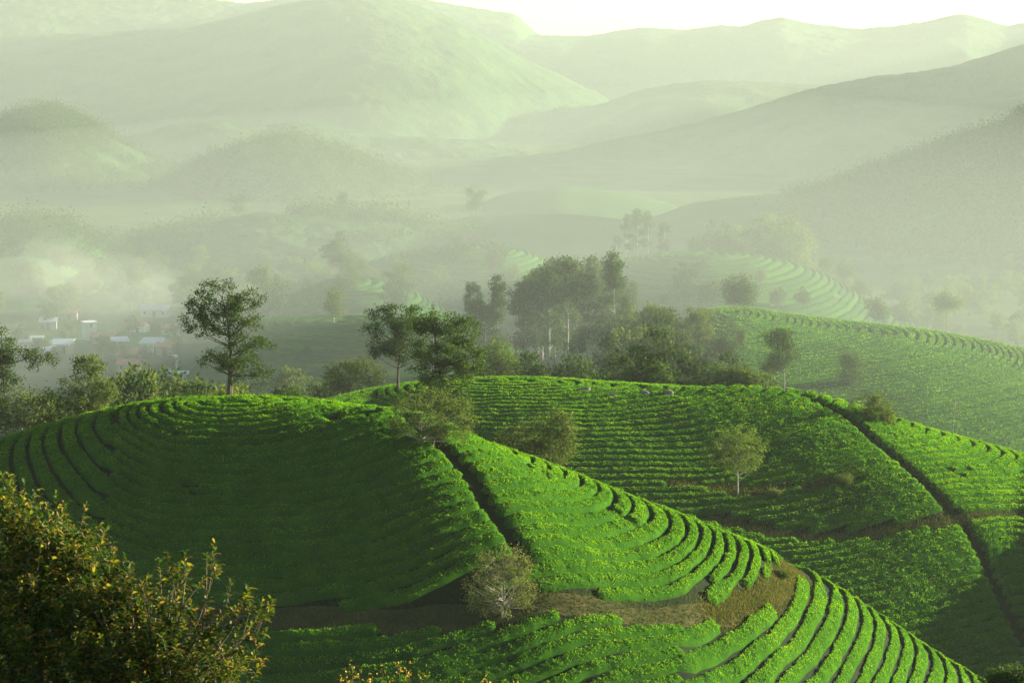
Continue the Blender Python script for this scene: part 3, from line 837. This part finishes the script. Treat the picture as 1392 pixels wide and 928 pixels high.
custom('tall_tree', 'tall narrow tree with a pale trunk behind the second hill crest', 1066,
       [(1055, 460, 16, 14), (1062, 480, 18, 20), (1050, 495, 14, 14), (1070, 470, 8, 12)], Y=330, tr=.14, nclump=110, per=45, cr=.7, leaf=.34, bark='pale_bark', leafm='wood_leaf', seed=33, trunk_px=[(1067, 520), (1065, 490), (1058, 460)])
custom('tall_tree', 'faint hazy slim tree on the third hill slope', 1157,
       [(1155, 490, 12, 10), (1160, 505, 16, 12), (1150, 515, 12, 8)], Y=350, tr=.13, nclump=70, per=36, cr=.7, leaf=.34, bark='pale_bark', leafm='wood_leaf', seed=35)
custom('bare_tree', 'thin bare pale tree standing behind the right end of the second hill', 1302,
       [(1300, 545, 14, 12), (1302, 558, 10, 8)], Y=300, tr=.09, nclump=24, per=5, cr=.6, leaf=.22, limbs=22, bark='pale_bark', leafm='lime_leaf', seed=37, limb_r=.45)
custom('round_tree', 'round pale tree with a stem beyond the third hill, right one', 1288,
       [(1288, 404, 13, 9), (1282, 414, 12, 8), (1295, 413, 12, 9)], Y=520, tr=.2, nclump=80, per=36, cr=.8, leaf=.5, leafm='lime_leaf', seed=39)
custom('round_tree', 'round dull tree beyond the third hill, left of the pale one', 1192,
       [(1190, 414, 11, 9), (1196, 424, 10, 8)], Y=520, tr=.2, nclump=70, per=36, cr=.8, leaf=.5, leafm='wood_leaf', seed=41)
custom('broadleaf_tree', 'lone leafy tree on the left end of the third hill crest', 1005,
       [(1004, 385, 20, 9), (1000, 398, 22, 10), (1014, 396, 14, 12), (1006, 410, 18, 6)], Y=440, tr=.25, nclump=120, per=45, cr=.7, leaf=.42, leafm='wood_leaf', seed=43)
custom('conifer', 'small dark pointed tree alone on the wooded hill skyline', 466,
       [(466, 266, 4, 4), (466, 273, 6, 5), (466, 280, 7, 5)], Y=950, tr=.25, nclump=50, per=40, cr=.7, leaf=.7, leafm='dark_leaf', seed=45)
custom('tall_tree', 'faint tree with wispy crown on the wooded hill skyline', 325,
       [(320, 274, 9, 5), (330, 270, 8, 5), (325, 284, 8, 5)], Y=950, tr=.25, nclump=40, per=36, cr=.9, leaf=.7, leafm='wood_leaf', seed=47)
custom('tall_tree', 'faint pair-topped tree on the far tea crest near the middle', 648,
       [(640, 264, 8, 7), (654, 268, 9, 8), (646, 278, 12, 7)], Y=1000, tr=.25, nclump=60, per=36, cr=1.0, leaf=.8, leafm='wood_leaf', seed=49)
custom('tall_tree', 'slim pale-trunked tree in front of the flat pale meadow', 454,
       [(454, 400, 9, 8), (452, 415, 11, 8), (458, 422, 8, 7)], Y=430, tr=.14, nclump=60, per=36, cr=.7, leaf=.4, bark='pale_bark', leafm='lime_leaf', seed=51)
custom('round_tree', 'dark round tree on the near slope in the lower right corner', 1378,
       [(1375, 925, 34, 22), (1405, 935, 40, 30), (1360, 950, 34, 26)], Y=60, tr=.14, nclump=260, per=90, cr=.16, leaf=.075, leafm='dark_leaf', seed=53)

# groves: trees of a few kinds, copied ---------------------------------------
def proto(kind, seed):
    rng = np.random.default_rng(seed)
    def lob(n, h0, h1, r, zr):
        return [(rng.uniform(-.6, .6) * r, rng.uniform(-.6, .6) * r, rng.uniform(h0, h1), r * rng.uniform(.5, .8), r * rng.uniform(.5, .8), zr * rng.uniform(.7, 1.2)) for _ in range(n)]
    if kind == 'eucalyptus':
        lb = lob(7, 10.5, 21, 2.2, 1.7) + [(0, 0, 21, 1.3, 1.3, 1.8)]
        return tree_parts(rng, lb, [(0, 0, -1), (.3, .1, 9), (.1, .2, 21)], .22, 75, 50, .46, .46, limbs=40)
    if kind == 'broadleaf':
        lb = lob(9, 3.6, 9, 3.4, 1.3) + [(0, 0, 9.2, 1.6, 1.6, 1.3)]
        return tree_parts(rng, lb, [(0, 0, -.8), (.2, .2, 4), (-.2, .1, 8.5)], .24, 95, 56, .42, .38, limbs=34)
    if kind == 'shrub':
        lb = lob(5, .9, 2.4, 1.7, .9)
        return tree_parts(rng, lb, [(0, 0, -.4), (.1, 0, 1), (0, .1, 2.4)], .1, 70, 40, .42, .34, limbs=10)
PROTO_H = {'eucalyptus': 23.0, 'broadleaf': 10.6, 'shrub': 3.4}
LEAFS = {'eucalyptus': ('wood_leaf', 'dark_leaf', 'wood_leaf'), 'broadleaf': ('wood_leaf', 'olive_leaf', 'dark_leaf', 'lime_leaf'), 'shrub': ('wood_leaf', 'olive_leaf', 'dark_leaf')}
PARTS = {}
def proto_mesh(kind, v):
    if (kind, v) not in PARTS:
        tb, cb = proto(kind, 100 + v * 7 + len(kind))
        PARTS[kind, v] = (tb.mesh('trunk', [M['pale_bark' if kind == 'eucalyptus' else 'bark']]), cb.mesh('crown', [M[LEAFS[kind][v % len(LEAFS[kind])]]]))
    return PARTS[kind, v]
NAMES = {'eucalyptus': 'eucalyptus_tree', 'broadleaf': 'broadleaf_tree', 'shrub': 'shrub'}
def grove(kind, spots, label, group, seed, variants=3, cap=None):
    """spots: (px, Y, top px or None, height or None); label has %s for the place counted from the left"""
    rng = random.Random(seed)
    spots = sorted(spots)
    for i, (px, Y, top, hgt) in enumerate(spots):
        x, y, z = stand(px, Y)
        if hgt is None:
            _, v = uv(px, top); hgt = float(EYE - v * Y - z)
        if hgt < 1: continue
        if cap: hgt = min(hgt, cap * rng.uniform(.7, 1.1))
        v = rng.randrange(variants)
        tm, cm = proto_mesh(kind, v)
        r = empty(NAMES[kind], (x, y, z), rng.uniform(0, 6.28))
        s = hgt / PROTO_H[kind]; w = s * rng.uniform(.88, 1.15) if s < 1.6 else s ** .7
        r.scale = (w, w, s)
        for nm, me in (('trunk', tm), ('crown', cm)):
            c = bpy.data.objects.new(nm, me); COL.objects.link(c); c.parent = r
        tag(r, label % ordinal(i + 1), 'shrub' if kind == 'shrub' else 'tree', group)

def scatter(n, px0, px1, Y0, Y1, tops, jit, seed, dmin=0):
    rng = random.Random(seed); out = []
    tx, ty = zip(*tops)
    tries = 0
    while len(out) < n and tries < 4000:
        tries += 1
        px = rng.uniform(px0, px1); Y = rng.uniform(Y0, Y1)
        if any(abs(px - o[0]) < dmin and abs(Y - o[1]) < 12 for o in out): continue
        out.append((px, Y, float(np.interp(px, tx, ty)) + rng.uniform(-jit * .4, jit), None))
    return out
grove('eucalyptus', scatter(42, 580, 862, 385, 470, [(580, 408), (630, 396), (690, 378), (760, 364), (830, 352), (862, 395)], 34, 1, 4.5),
      'tall hazy pale-trunked tree in the grove behind the second hill, %s from its left end', 'tall grove behind the second hill', 2)
grove('broadleaf', scatter(16, 850, 1010, 330, 385, [(850, 420), (900, 408), (930, 418), (960, 430), (1015, 452)], 26, 3, 6),
      'leafy tree in the hazy thicket behind the second hill, %s from its left end', 'leafy thicket behind the second hill', 4, 4)
grove('broadleaf', scatter(40, 650, 1040, 295, 370, [(650, 498), (760, 482), (900, 460), (1040, 500)], 34, 5, 6),
      'low dull tree in the undergrowth below the tall grove, %s from the left', 'undergrowth below the tall grove', 6)
grove('broadleaf', scatter(22, 415, 570, 500, 600, [(425, 385), (445, 368), (480, 345), (510, 375), (545, 338), (560, 360)], 28, 7, 5),
      'hazy tree on the slope left of the pale crest, %s from the left', 'hazy trees left of the pale crest', 8, 4, 10)
grove('broadleaf', scatter(70, -60, 270, 500, 760, [(-60, 415), (0, 410), (60, 425), (140, 432), (200, 440), (260, 455)], 46, 9, 7),
      'tree among the village houses in the valley, %s from the left', 'trees around the village', 10, 4, 7)
grove('broadleaf', scatter(70, -60, 470, 640, 880, [(-60, 345), (60, 345), (130, 335), (200, 325), (260, 330), (330, 345), (430, 345)], 50, 11, 8),
      'faint tree in the misty wood above the village, %s from the left', 'misty wood above the village', 12, 4, 13)
grove('broadleaf', scatter(26, 120, 440, 215, 330, [(120, 540), (200, 520), (330, 528), (440, 520)], 26, 13, 6),
      'low bushy tree just beyond the front hill crest, %s from the left', 'bushy trees beyond the front hill crest', 14)
grove('broadleaf', [(200, 260, 500, None), (222, 300, 490, None), (395, 330, 500, None), (375, 420, 480, None), (415, 400, 470, None), (362, 520, 362, None)],
      'tree in the valley beyond the front hill crest, %s from the left', 'trees beyond the front hill crest', 15, 4)
grove('eucalyptus', [(852, 640, 292, None), (866, 645, 284, None), (880, 640, 288, None), (902, 650, 300, None), (838, 650, 318, None)],
      'tree in the tight clump on the hazy hill right of centre, %s from the left', 'tight clump on the hazy hill', 16)
grove('broadleaf', [(950, 660, 318, None), (968, 670, 300, None), (985, 660, 304, None), (1010, 670, 305, None), (1030, 660, 296, None), (1050, 670, 290, None), (1072, 660, 293, None), (1090, 665, 310, None), (1000, 640, 315, None), (1060, 640, 305, None)],
      'tree in the broad hazy clump right of the tight clump, %s from the left', 'broad hazy clump of trees', 17, 4)
grove('broadleaf', scatter(92, 1070, 1430, 560, 900, [(1100, 345), (1180, 335), (1260, 318), (1330, 308), (1430, 300)], 90, 18, 7),
      'faint tree on the misty slope beyond the third hill, %s from the left', 'faint trees on the misty slope', 19, 4, 9)

grove('broadleaf', scatter(64, 250, 700, 560, 900, [(250, 365), (330, 352), (420, 340), (520, 325), (600, 330), (700, 340)], 60, 31, 7),
      'faint tree in the misty belt across the middle valley, %s from the left', 'misty tree belt across the middle valley', 32, 4, 12)
grove('broadleaf', scatter(30, 900, 1110, 500, 640, [(900, 372), (1000, 360), (1110, 365)], 50, 33, 7),
      'faint tree in the hazy belt behind the third hill, %s from the left', 'hazy tree belt behind the third hill', 34, 4, 10)

def woodland(h, n, fr, seed, label, umin, umax, size=6.0):
    """far-off wood that reads as one mass"""
    rng = np.random.default_rng(seed)
    u = rng.uniform(uv(umin, 300)[0], uv(umax, 300)[0], n)
    Yc = np.interp(u, h.u, h.Y)
    y = Yc - fr * rng.random(n) ** 1.2 + rng.uniform(0, 25, n)
    x = u * y
    keep = fbm(x / 60, y / 60, seed, 2) > -.28
    x, y = x[keep], y[keep]; z = h.z(x, y)
    m_ = len(x); per = 56
    r = size * (.45 + 1.0 * rng.random(m_) ** 2)
    off = rng.normal(0, .38, (m_, per, 3)) * r[:, None, None] * np.array([1, 1, .9])
    C_ = np.stack([x, y, z + r * .55], 1)[:, None] + off
    mb = MB(); leaf_quads(mb, C_.reshape(-1, 3), rng, size * .2, up=.2)
    tag(mb.build('woodland', M['far_leaf']), label, 'woodland', kind='stuff')
woodland(I, 2200, 230, 1, 'hazy dark wood covering the hill behind the village', 160, 720)
woodland(MR, 5200, 420, 2, 'hazy wood over the long slope at the right edge', 950, 1480)
woodland(G, 600, 150, 3, 'scattered hazy trees on the low hill at the left edge', -80, 220)
woodland(J, 2200, 330, 4, 'far wood on the rounded peak at the left edge', -60, 300, 7)
woodland(L, 2200, 330, 5, 'far wood on the rounded hill left of centre', 180, 640, 7)

# ------------------------------------------------------------------ village
M['plaster_grey'] = plain_mat('plaster_grey', (.34, .36, .34), .85); M['plaster_white'] = plain_mat('plaster_white', (.5, .5, .47), .8)
M['plaster_warm'] = plain_mat('plaster_warm', (.30, .25, .19), .85)
M['tin'] = plain_mat('tin', (.30, .33, .36), .45, .2, 1.0); M['tile'] = plain_mat('tile', (.30, .13, .09), .85, .3, 1.2)
M['dark_glass'] = plain_mat('dark_glass', (.05, .06, .06), .3); M['door_wood'] = plain_mat('door_wood', (.16, .09, .05), .7)
def house(label, px, py, w, d, h, roof, wall, roofm, rz=0.0, floors=1, name='house'):
    w, d, h = w * .78, d * .8, h * .86
    x, y, z = ground_hit(px, py, 380)
    r = empty(name, (x, y, z), rz); tag(r, label, 'house', 'houses of the valley village')
    box_mb(-w / 2, w / 2, -d / 2, d / 2, -1.5, h).build('wall', M[wall], r)
    mb = MB()
    e = .45
    if roof == 'gable':
        rh = d * .28
        for sy in (-1, 1):
            y0, y1 = sy * (d / 2 + e), 0
            v = []
            for t_ in (0, .14):
                for X in (-w / 2 - e, w / 2 + e):
                    v += [(X, y0, h - .12 + t_), (X, y1, h + rh + t_)]
            f = [(0, 2, 3, 1), (4, 5, 7, 6), (0, 4, 6, 2), (1, 3, 7, 5), (0, 1, 5, 4), (2, 6, 7, 3)]
            mb.add(v, f, 0, False)
        g = MB()
        for X in (-w / 2 + .06, w / 2 - .06):
            g.add([(X, -d / 2 + .05, h), (X, d / 2 - .05, h), (X, 0, h + rh - .1)], [(0, 1, 2)], 0, False)
        g.build('gable', M[wall], r)
    elif roof == 'shed':
        v = []
        for t_ in (0, .12):
            for X in (-w / 2 - e, w / 2 + e): v += [(X, -d / 2 - e, h + .05 + t_), (X, d / 2 + e, h + d * .22 + t_)]
        mb.add(v, [(0, 2, 3, 1), (4, 5, 7, 6), (0, 4, 6, 2), (1, 3, 7, 5), (0, 1, 5, 4), (2, 6, 7, 3)], 0, False)
    else:
        box_mb(-w / 2 - .2, w / 2 + .2, -d / 2 - .2, d / 2 + .2, h + .003, h + .28, mb)
    mb.build('roof', M[roofm], r)
    nw = max(1, int(w / 2.6))
    for fl in range(floors):
        for i in range(nw):
            X = -w / 2 + (i + .5) * w / nw
            zc = 1.5 + fl * 3.1
            if fl == 0 and i == nw // 2:
                box_mb(X - .5, X + .5, -d / 2 - .04, -d / 2 + .02, 0, 2.1).build('door', M['door_wood'], r)
            else:
                f_ = box_mb(X - .6, X + .6, -d / 2 - .03, -d / 2 + .02, zc - .65, zc + .65).build('window', M['plaster_white'], r)
                box_mb(X - .48, X + .48, -d / 2 - .05, -d / 2 - .032, zc - .52, zc + .52).build('pane', M['dark_glass'], f_)
house('grey two-storey flat-roofed house standing above the other village roofs', 122, 462, 4.4, 5, 6.2, 'flat', 'plaster_grey', 'plaster_white', .5, 2)
house('low house with a long pale blue tin roof at the left edge of the village', 43, 476, 7.5, 6, 3.0, 'shed', 'plaster_warm', 'tin', .15)
house('low house with a pale blue tin roof second from the left', 84, 480, 7.0, 6, 3.0, 'shed', 'plaster_warm', 'tin', -.1)
house('wide low brown-roofed house right of the grey two-storey house', 140, 468, 7.5, 5, 2.8, 'gable', 'plaster_warm', 'tile', .1)
house('small white house with a pale tin roof near the middle of the village', 208, 478, 7.5, 6, 3.0, 'shed', 'plaster_white', 'tin', -.1)
house('long low house under a dull red tiled roof below the tin roof', 178, 492, 9.0, 6, 2.8, 'gable', 'plaster_warm', 'tile', .12)
house('reddish-roofed hut half hidden by banana plants', 176, 506, 7.0, 5, 2.6, 'gable', 'plaster_warm', 'tile', -.2)
house('narrow white upright house near the front hill crest', 234, 507, 3.2, 4, 5.0, 'flat', 'plaster_white', 'plaster_white', .3, 1)
house('grey low house beside the narrow white house', 243, 524, 5.5, 4.5, 3.2, 'flat', 'plaster_grey', 'plaster_white', .1)
house('pale roofed house fading in smoke, left one', 95, 434, 6.5, 5, 2.8, 'gable', 'plaster_warm', 'tile', .1)
house('long pale roofed house fading in smoke, right one', 212, 430, 12, 6, 3.0, 'gable', 'plaster_grey', 'tin', -.12)
house('pink-roofed house right of the small white house', 232, 456, 7, 5, 2.9, 'gable', 'plaster_white', 'tile', .2)
house('small tin-roofed house left of the pale house fading in smoke', 66, 447, 6.5, 5, 2.8, 'shed', 'plaster_grey', 'tin', .2)
house('small white-walled house under a brown roof behind the small white tin-roofed house', 190, 452, 6.5, 5, 3.0, 'gable', 'plaster_white', 'tile', -.25)
house('low grey-roofed shed between the two pale blue tin roofs', 64, 486, 5.5, 4.5, 2.4, 'gable', 'plaster_warm', 'tin', .3)
house('small red-roofed house close to the trunk of the two-tiered tree', 226, 482, 6.0, 5, 2.7, 'gable', 'plaster_warm', 'tile', -.15)
house('tin-roofed hut between the grey two-storey house and the small white house', 163, 474, 5.5, 5, 2.6, 'shed', 'plaster_grey', 'tin', .35)
SMK = vol_mat('smoke', (.75, .76, .66), .0042, .2)
for i, (px, py, Y, rx, rz_) in enumerate([(60, 385, 670, 26, 15), (135, 400, 640, 26, 14), (205, 412, 680, 17, 10)]):
    u, v = uv(px, py)
    blob('smoke', (u * Y, Y, EYE - v * Y), (rx, 14, rz_), SMK, ['drifting pale smoke at the left of the village', 'thickest pale smoke rising over the middle of the village', 'thin pale smoke over the right of the village'][i], 20 + i, .6)

# banana plants by the huts
M['banana'] = leaf_mat('banana', [(0, (.05, .11, .015)), (1, (.12, .20, .03))], .4)
def banana(px, py, seed, label):
    rng = np.random.default_rng(seed)
    x, y, z = ground_hit(px, py, 380)
    r = empty('banana_plant', (x, y, z)); tag(r, label, 'banana plant', 'banana plants in the village')
    sb = MB()
    for k in range(4):
        a = rng.uniform(-1, 1, 2); tube(sb, [(a[0], a[1], -.5), (a[0] * 1.2, a[1] * 1.2, 2.2)], [.16, .1], 7)
    sb.build('stalk', M['banana'], r)
    lb = MB()
    for k in range(26):
        a = rng.uniform(0, 6.28); t = np.linspace(0, 1, 7)[:, None]
        base = np.array([rng.uniform(-1, 1), rng.uniform(-1, 1), 1.9]); dirv = np.array([math.cos(a), math.sin(a), 0])
        c = base + dirv * t * rng.uniform(.7, 1.7) + np.array([0, 0, 1]) * (2.6 * t - 1.2 * t * t * rng.uniform(.5, 1.6))
        sd = np.array([-math.sin(a), math.cos(a), 0]) * .3
        w = np.sin(np.pi * np.clip(t, .06, .97)) * sd
        lb.add(np.stack([c - w, c + np.array([0, 0, -.06]), c + w], 1).reshape(-1, 3), grid_faces(7, 3), 0, True)
    lb.build('leaf', M['banana'], r)
banana(150, 520, 1, 'yellow-green banana plant left of the reddish hut')
banana(184, 528, 2, 'yellow-green banana plant in front of the reddish hut')

# ------------------------------------------------------------------ mounds on the second hill
M['stone'] = plain_mat('stone', (.13, .115, .10), .9, .35, 2.5, bump=.6)
def mound(px, py, w, seed, label):
    p = B.hit(px, py); x, y = float(p[0]), float(p[1]); z = float(B.z(np.array([x]), np.array([y]))[0])
    a = np.linspace(0, 2 * np.pi, 20, endpoint=False); b = np.linspace(0, np.pi / 2, 8)
    A_, B_ = np.meshgrid(a, b)
    k = 1 + .3 * fbm(np.cos(A_) * 1.5 + seed, np.sin(A_) * 1.5 + B_, seed, 3)
    V = np.stack([np.cos(B_) ** .7 * np.cos(A_) * w * k, np.cos(B_) ** .7 * np.sin(A_) * w * .7 * k, np.sin(B_) * w * .62 * k - .1 + .45], -1)
    V[0, :, 2] = -.3
    i = np.arange(7)[:, None] * 20; j = np.arange(20)[None, :]; j2 = (j + 1) % 20
    mb = MB(); mb.add(V.reshape(-1, 3), np.stack([i + j, i + j2, i + 20 + j2, i + 20 + j], -1).reshape(-1, 4), 0, True)
    o = mb.build('boulder', M['stone']); o.location = (x, y, z); tag(o, label, 'boulder', 'grey boulders on the second hill')
mound(795, 536, .75, 1, 'bluish grey boulder leftmost of four among the tea on the second hill')
mound(832, 543, .6, 2, 'smallest dull grey boulder, second of four on the second hill')
mound(876, 541, .7, 3, 'grey-brown boulder third of four on the second hill crest')
mound(909, 542, .7, 4, 'darkest brown boulder, rightmost of four on the second hill crest')
def little_bush(h, px, py, w, label, leafm, seed):
    p = h.hit(px, py); x, y = float(p[0]), float(p[1]); z = float(h.z(np.array([x]), np.array([y]))[0])
    rng = np.random.default_rng(seed)
    tb, cb = tree_parts(rng, [(0, 0, w * .6, w, w, w * .7)], [(0, 0, -.2), (0, 0, w)], .05, 60, 40, w * .25, .13, limbs=8)
    make_tree('shrub', (x, y, z), tb, cb, M['bark'], M[leafm], label, 'shrub')
little_bush(A, 1061, 778, .5, 'small dark round bush in the golden grass where the track turns', 'dark_leaf', 1)
little_bush(B, 1052, 676, .8, 'brownish weedy bush in the bare strip of the second hill', 'olive_leaf', 2)
little_bush(B, 1148, 672, .9, 'wide dry bush at the right end of the bare strip', 'olive_leaf', 3)

# ------------------------------------------------------------------ foreground shrub
M['gold_leaf'] = leaf_mat('gold_leaf', [(0, (.012, .034, .005)), (.45, (.034, .066, .007)), (.72, (.085, .098, .010)), (.91, (.19, .145, .018)), (1, (.26, .13, .04))], .45, rough=.5, spec=.1)
M['twig'] = plain_mat('twig', (.10, .085, .06), .8, .3, 20)
M['petal'] = plain_mat('petal', (.42, .30, .03), .6)
def long_leaves(mb, base, d, rng, L_, W, droop):
    """lance-shaped leaves, bent along the midrib: base points, directions"""
    N = len(base); d = d / (np.linalg.norm(d, axis=1)[:, None] + 1e-9)
    up = np.array([0, 0, 1.0]) + rng.normal(0, .35, (N, 3))
    s = np.cross(d, up); s /= np.linalg.norm(s, axis=1)[:, None] + 1e-9
    nn = np.cross(s, d)
    L2 = (L_ * rng.uniform(.6, 1.3, N))[:, None]; W2 = L2 / L_ * W
    g = np.array([0, 0, -1.0])
    p0 = base; c1 = base + d * L2 * .35 + g * L2 * droop * .1; c2 = base + d * L2 * .7 + g * L2 * droop * .35; tip = base + d * L2 + g * L2 * droop * .8
    up_ = nn * W2 * .25
    V = np.stack([p0, c1 - s * W2 + up_, c1, c1 + s * W2 + up_, c2 - s * W2 * .75 + up_, c2, c2 + s * W2 * .75 + up_, tip], 1).reshape(-1, 3)
    i = np.arange(N)[:, None] * 8
    q_ = np.concatenate([i + np.array([[1, 2, 5, 4]]), i + np.array([[2, 3, 6, 5]])])
    t_ = np.concatenate([i + np.array([[0, 2, 1]]), i + np.array([[0, 3, 2]]), i + np.array([[4, 5, 7]]), i + np.array([[5, 6, 7]])])
    n0 = mb.n
    mb.add(V, q_, 0, False)
    mb.f.append(t_ + n0); mb.m.append(np.zeros(len(t_), int)); mb.s.append(np.zeros(len(t_), bool)); mb.v.append(np.zeros((0, 3)))

def front_shrub():
    rng = np.random.default_rng(77)
    Y = 24.0; k = Y / FPX
    x, y, z = stand(60, Y)
    bx, by = pxpy(x, y, z)
    r = empty('leafy_shrub', (x, y, z)); tag(r, 'large golden-green leafy shrub filling the lower left corner of the photo', 'shrub')
    def loc(px, py, dy=0.0):
        uu, vv = uv(px, py); return np.array([float(uu * Y - x), dy, float(EYE - vv * Y - z)])
    DY = 34
    lobes = [(-60, 800, 120, 100), (30, 800, 80, 95), (60, 860, 90, 90), (130, 870, 90, 80), (100, 800, 40, 60), (190, 905, 70, 60), (250, 920, 60, 45), (-40, 950, 160, 100), (130, 970, 160, 90), (20, 725, 26, 40), (150, 810, 26, 40), (200, 850, 40, 45), (245, 850, 40, 40), (300, 890, 50, 40), (10, 690, 22, 40), (75, 735, 34, 40), (105, 745, 26, 34), (160, 775, 22, 30)]
    LB = [(*loc(l[0], l[1] + DY, rng.uniform(-.5, .5)), l[2] * k, max(l[2] * k, .5), l[3] * k) for l in lobes]
    n = 1500
    C_, d = clumps_in(LB, n, rng, .2)
    shoots = [(c, np.array([dd[0] * .5, dd[1] * .4, .75 + .3 * abs(dd[2])]), rng.uniform(.25, .55)) for c, dd in zip(C_, d)]
    tips = [(22, 650, 120), (8, 672, 100), (34, 672, 90), (75, 692, 110), (88, 715, 90), (60, 705, 90), (104, 708, 60), (112, 730, 60), (160, 742, 95), (150, 752, 80), (168, 768, 70), (145, 770, 80), (50, 720, 100), (120, 760, 90)]
    for px, py, l in tips:
        for q_ in range(3):
            jx = rng.uniform(-8, 8)
            b = loc(px + jx + rng.uniform(-10, 10), py + l, rng.uniform(-.3, .3)); e = loc(px + jx, py + q_ * 9, rng.uniform(-.3, .3))
            shoots.append((b, (e - b), float(np.linalg.norm(e - b))))
    thin = [(212, 770), (226, 760), (256, 748), (286, 752), (240, 775), (310, 800), (335, 808), (368, 822), (280, 812), (265, 830), (345, 845), (220, 800), (300, 838), (200, 785), (325, 860), (352, 832)]
    tb, cb = MB(), MB()
    for px, py in thin:
        b = loc(px * .55 + 95, py * .35 + 610, rng.uniform(-.4, .4)); e = loc(px, py, rng.uniform(-.4, .4))
        m_ = (b + e) / 2 + np.array([.12, 0, -.12])
        c = curve3(b, m_, e, 9); tube(tb, c, np.linspace(.014, .003, 9), 5)
        for q_ in range(2):
            e2 = c[5] + rng.normal(0, .12, 3) + np.array([.1, 0, .2]); tube(tb, curve3(c[4], (c[4] + e2) / 2, e2, 5), np.linspace(.007, .002, 5), 4)
            shoots.append((e2 - (e2 - c[4]) * .3, (e2 - c[4]), .2))
        shoots.append((c[6], c[8] - c[6] + np.array([0, 0, .05]), float(np.linalg.norm(c[8] - c[6])) + .05))
    B_, D_ = [], []
    for c, dv, l in shoots:
        dv = dv / (np.linalg.norm(dv) + 1e-9)
        nl = int(14 + l * 40)
        t = np.linspace(0.05, 1, nl); a = np.arange(nl) * 2.4 + rng.uniform(0, 6.28)
        side = np.stack([np.cos(a), np.sin(a), np.zeros(nl)], 1)
        pos = c + dv * (t * l)[:, None]
        dd = side * (1.0 - .45 * t)[:, None] + dv * (.35 + .55 * t)[:, None] + rng.normal(0, .2, (nl, 3))
        B_.append(pos); D_.append(dd)
        if rng.random() < .3: tube(tb, [c - dv * .15, c + dv * l * .5, c + dv * l], [.006, .004, .002], 4)
    B_ = np.concatenate(B_); D_ = np.concatenate(D_)
    long_leaves(cb, B_, D_, rng, .115, .019, .6)
    # main stems up from the ground
    for px, py in [(0, 800), (60, 850), (120, 880), (190, 905), (-60, 830), (40, 900)]:
        e = loc(px, py, rng.uniform(-.4, .4)); b = np.array([rng.uniform(-.3, .3), rng.uniform(-.3, .3), -.4])
        tube(tb, curve3(b, np.array([e[0] * .3, 0, e[2] * .5]), e, 9), np.linspace(.07, .015, 9), 7)
    tb.build('trunk', M['twig'], r); cb.build('crown', M['gold_leaf'], r)
front_shrub()

def flower_shrub(px0, tips, label, seed):
    rng = np.random.default_rng(seed)
    Y = 25.0; k = Y / FPX
    x, y, z = stand(px0, Y); bx, by = pxpy(x, y, z)
    r = empty('flowering_shrub', (x, y, z)); tag(r, label, 'shrub', 'flowering shrubs at the bottom edge')
    sb, lb, fb = MB(), MB(), MB()
    for px, py in tips:
        uu, vv = uv(px, py); e = np.array([float(uu * Y - x), rng.uniform(-.1, .1), float(EYE - vv * Y - z)])
        c = curve3((rng.uniform(-.2, .2), rng.uniform(-.2, .2), -.3), (e[0] * .5, 0, e[2] * .6), e, 14)
        tube(sb, c, np.linspace(.03, .003, 14), 5)
        nl = 46; i = rng.uniform(6, 12.6, nl); f_ = i - i.astype(int)
        base = c[i.astype(int)] * (1 - f_)[:, None] + c[np.minimum(i.astype(int) + 1, 13)] * f_[:, None]
        a = rng.uniform(0, 6.28, nl)
        long_leaves(lb, base, np.stack([np.cos(a), np.sin(a), rng.uniform(.1, .6, nl)], 1), rng, .10, .018, .5)
        fc = e + rng.normal(0, 1, (16, 3)) * np.array([.035, .035, .07]) - np.array([0, 0, .05])
        leaf_quads(fb, np.repeat(fc[:9], 3, 0), rng, .026, up=.5, aspect=.8)
    sb.build('stem', M['twig'], r); lb.build('foliage', M['gold_leaf'], r); fb.build('blossom', M['petal'], r)
flower_shrub(505, [(478, 904), (470, 918), (488, 916), (462, 925), (500, 920), (519, 916), (533, 920)], 'yellow-flowered shrub tips at the bottom edge, left cluster', 1)
flower_shrub(565, [(542, 902), (552, 908), (556, 918), (572, 923), (588, 920)], 'yellow-flowered shrub tips at the bottom edge, middle cluster', 2)
flower_shrub(672, [(662, 919), (656, 926), (699, 926)], 'yellow-flowered shrub tips at the bottom edge, right cluster', 3)
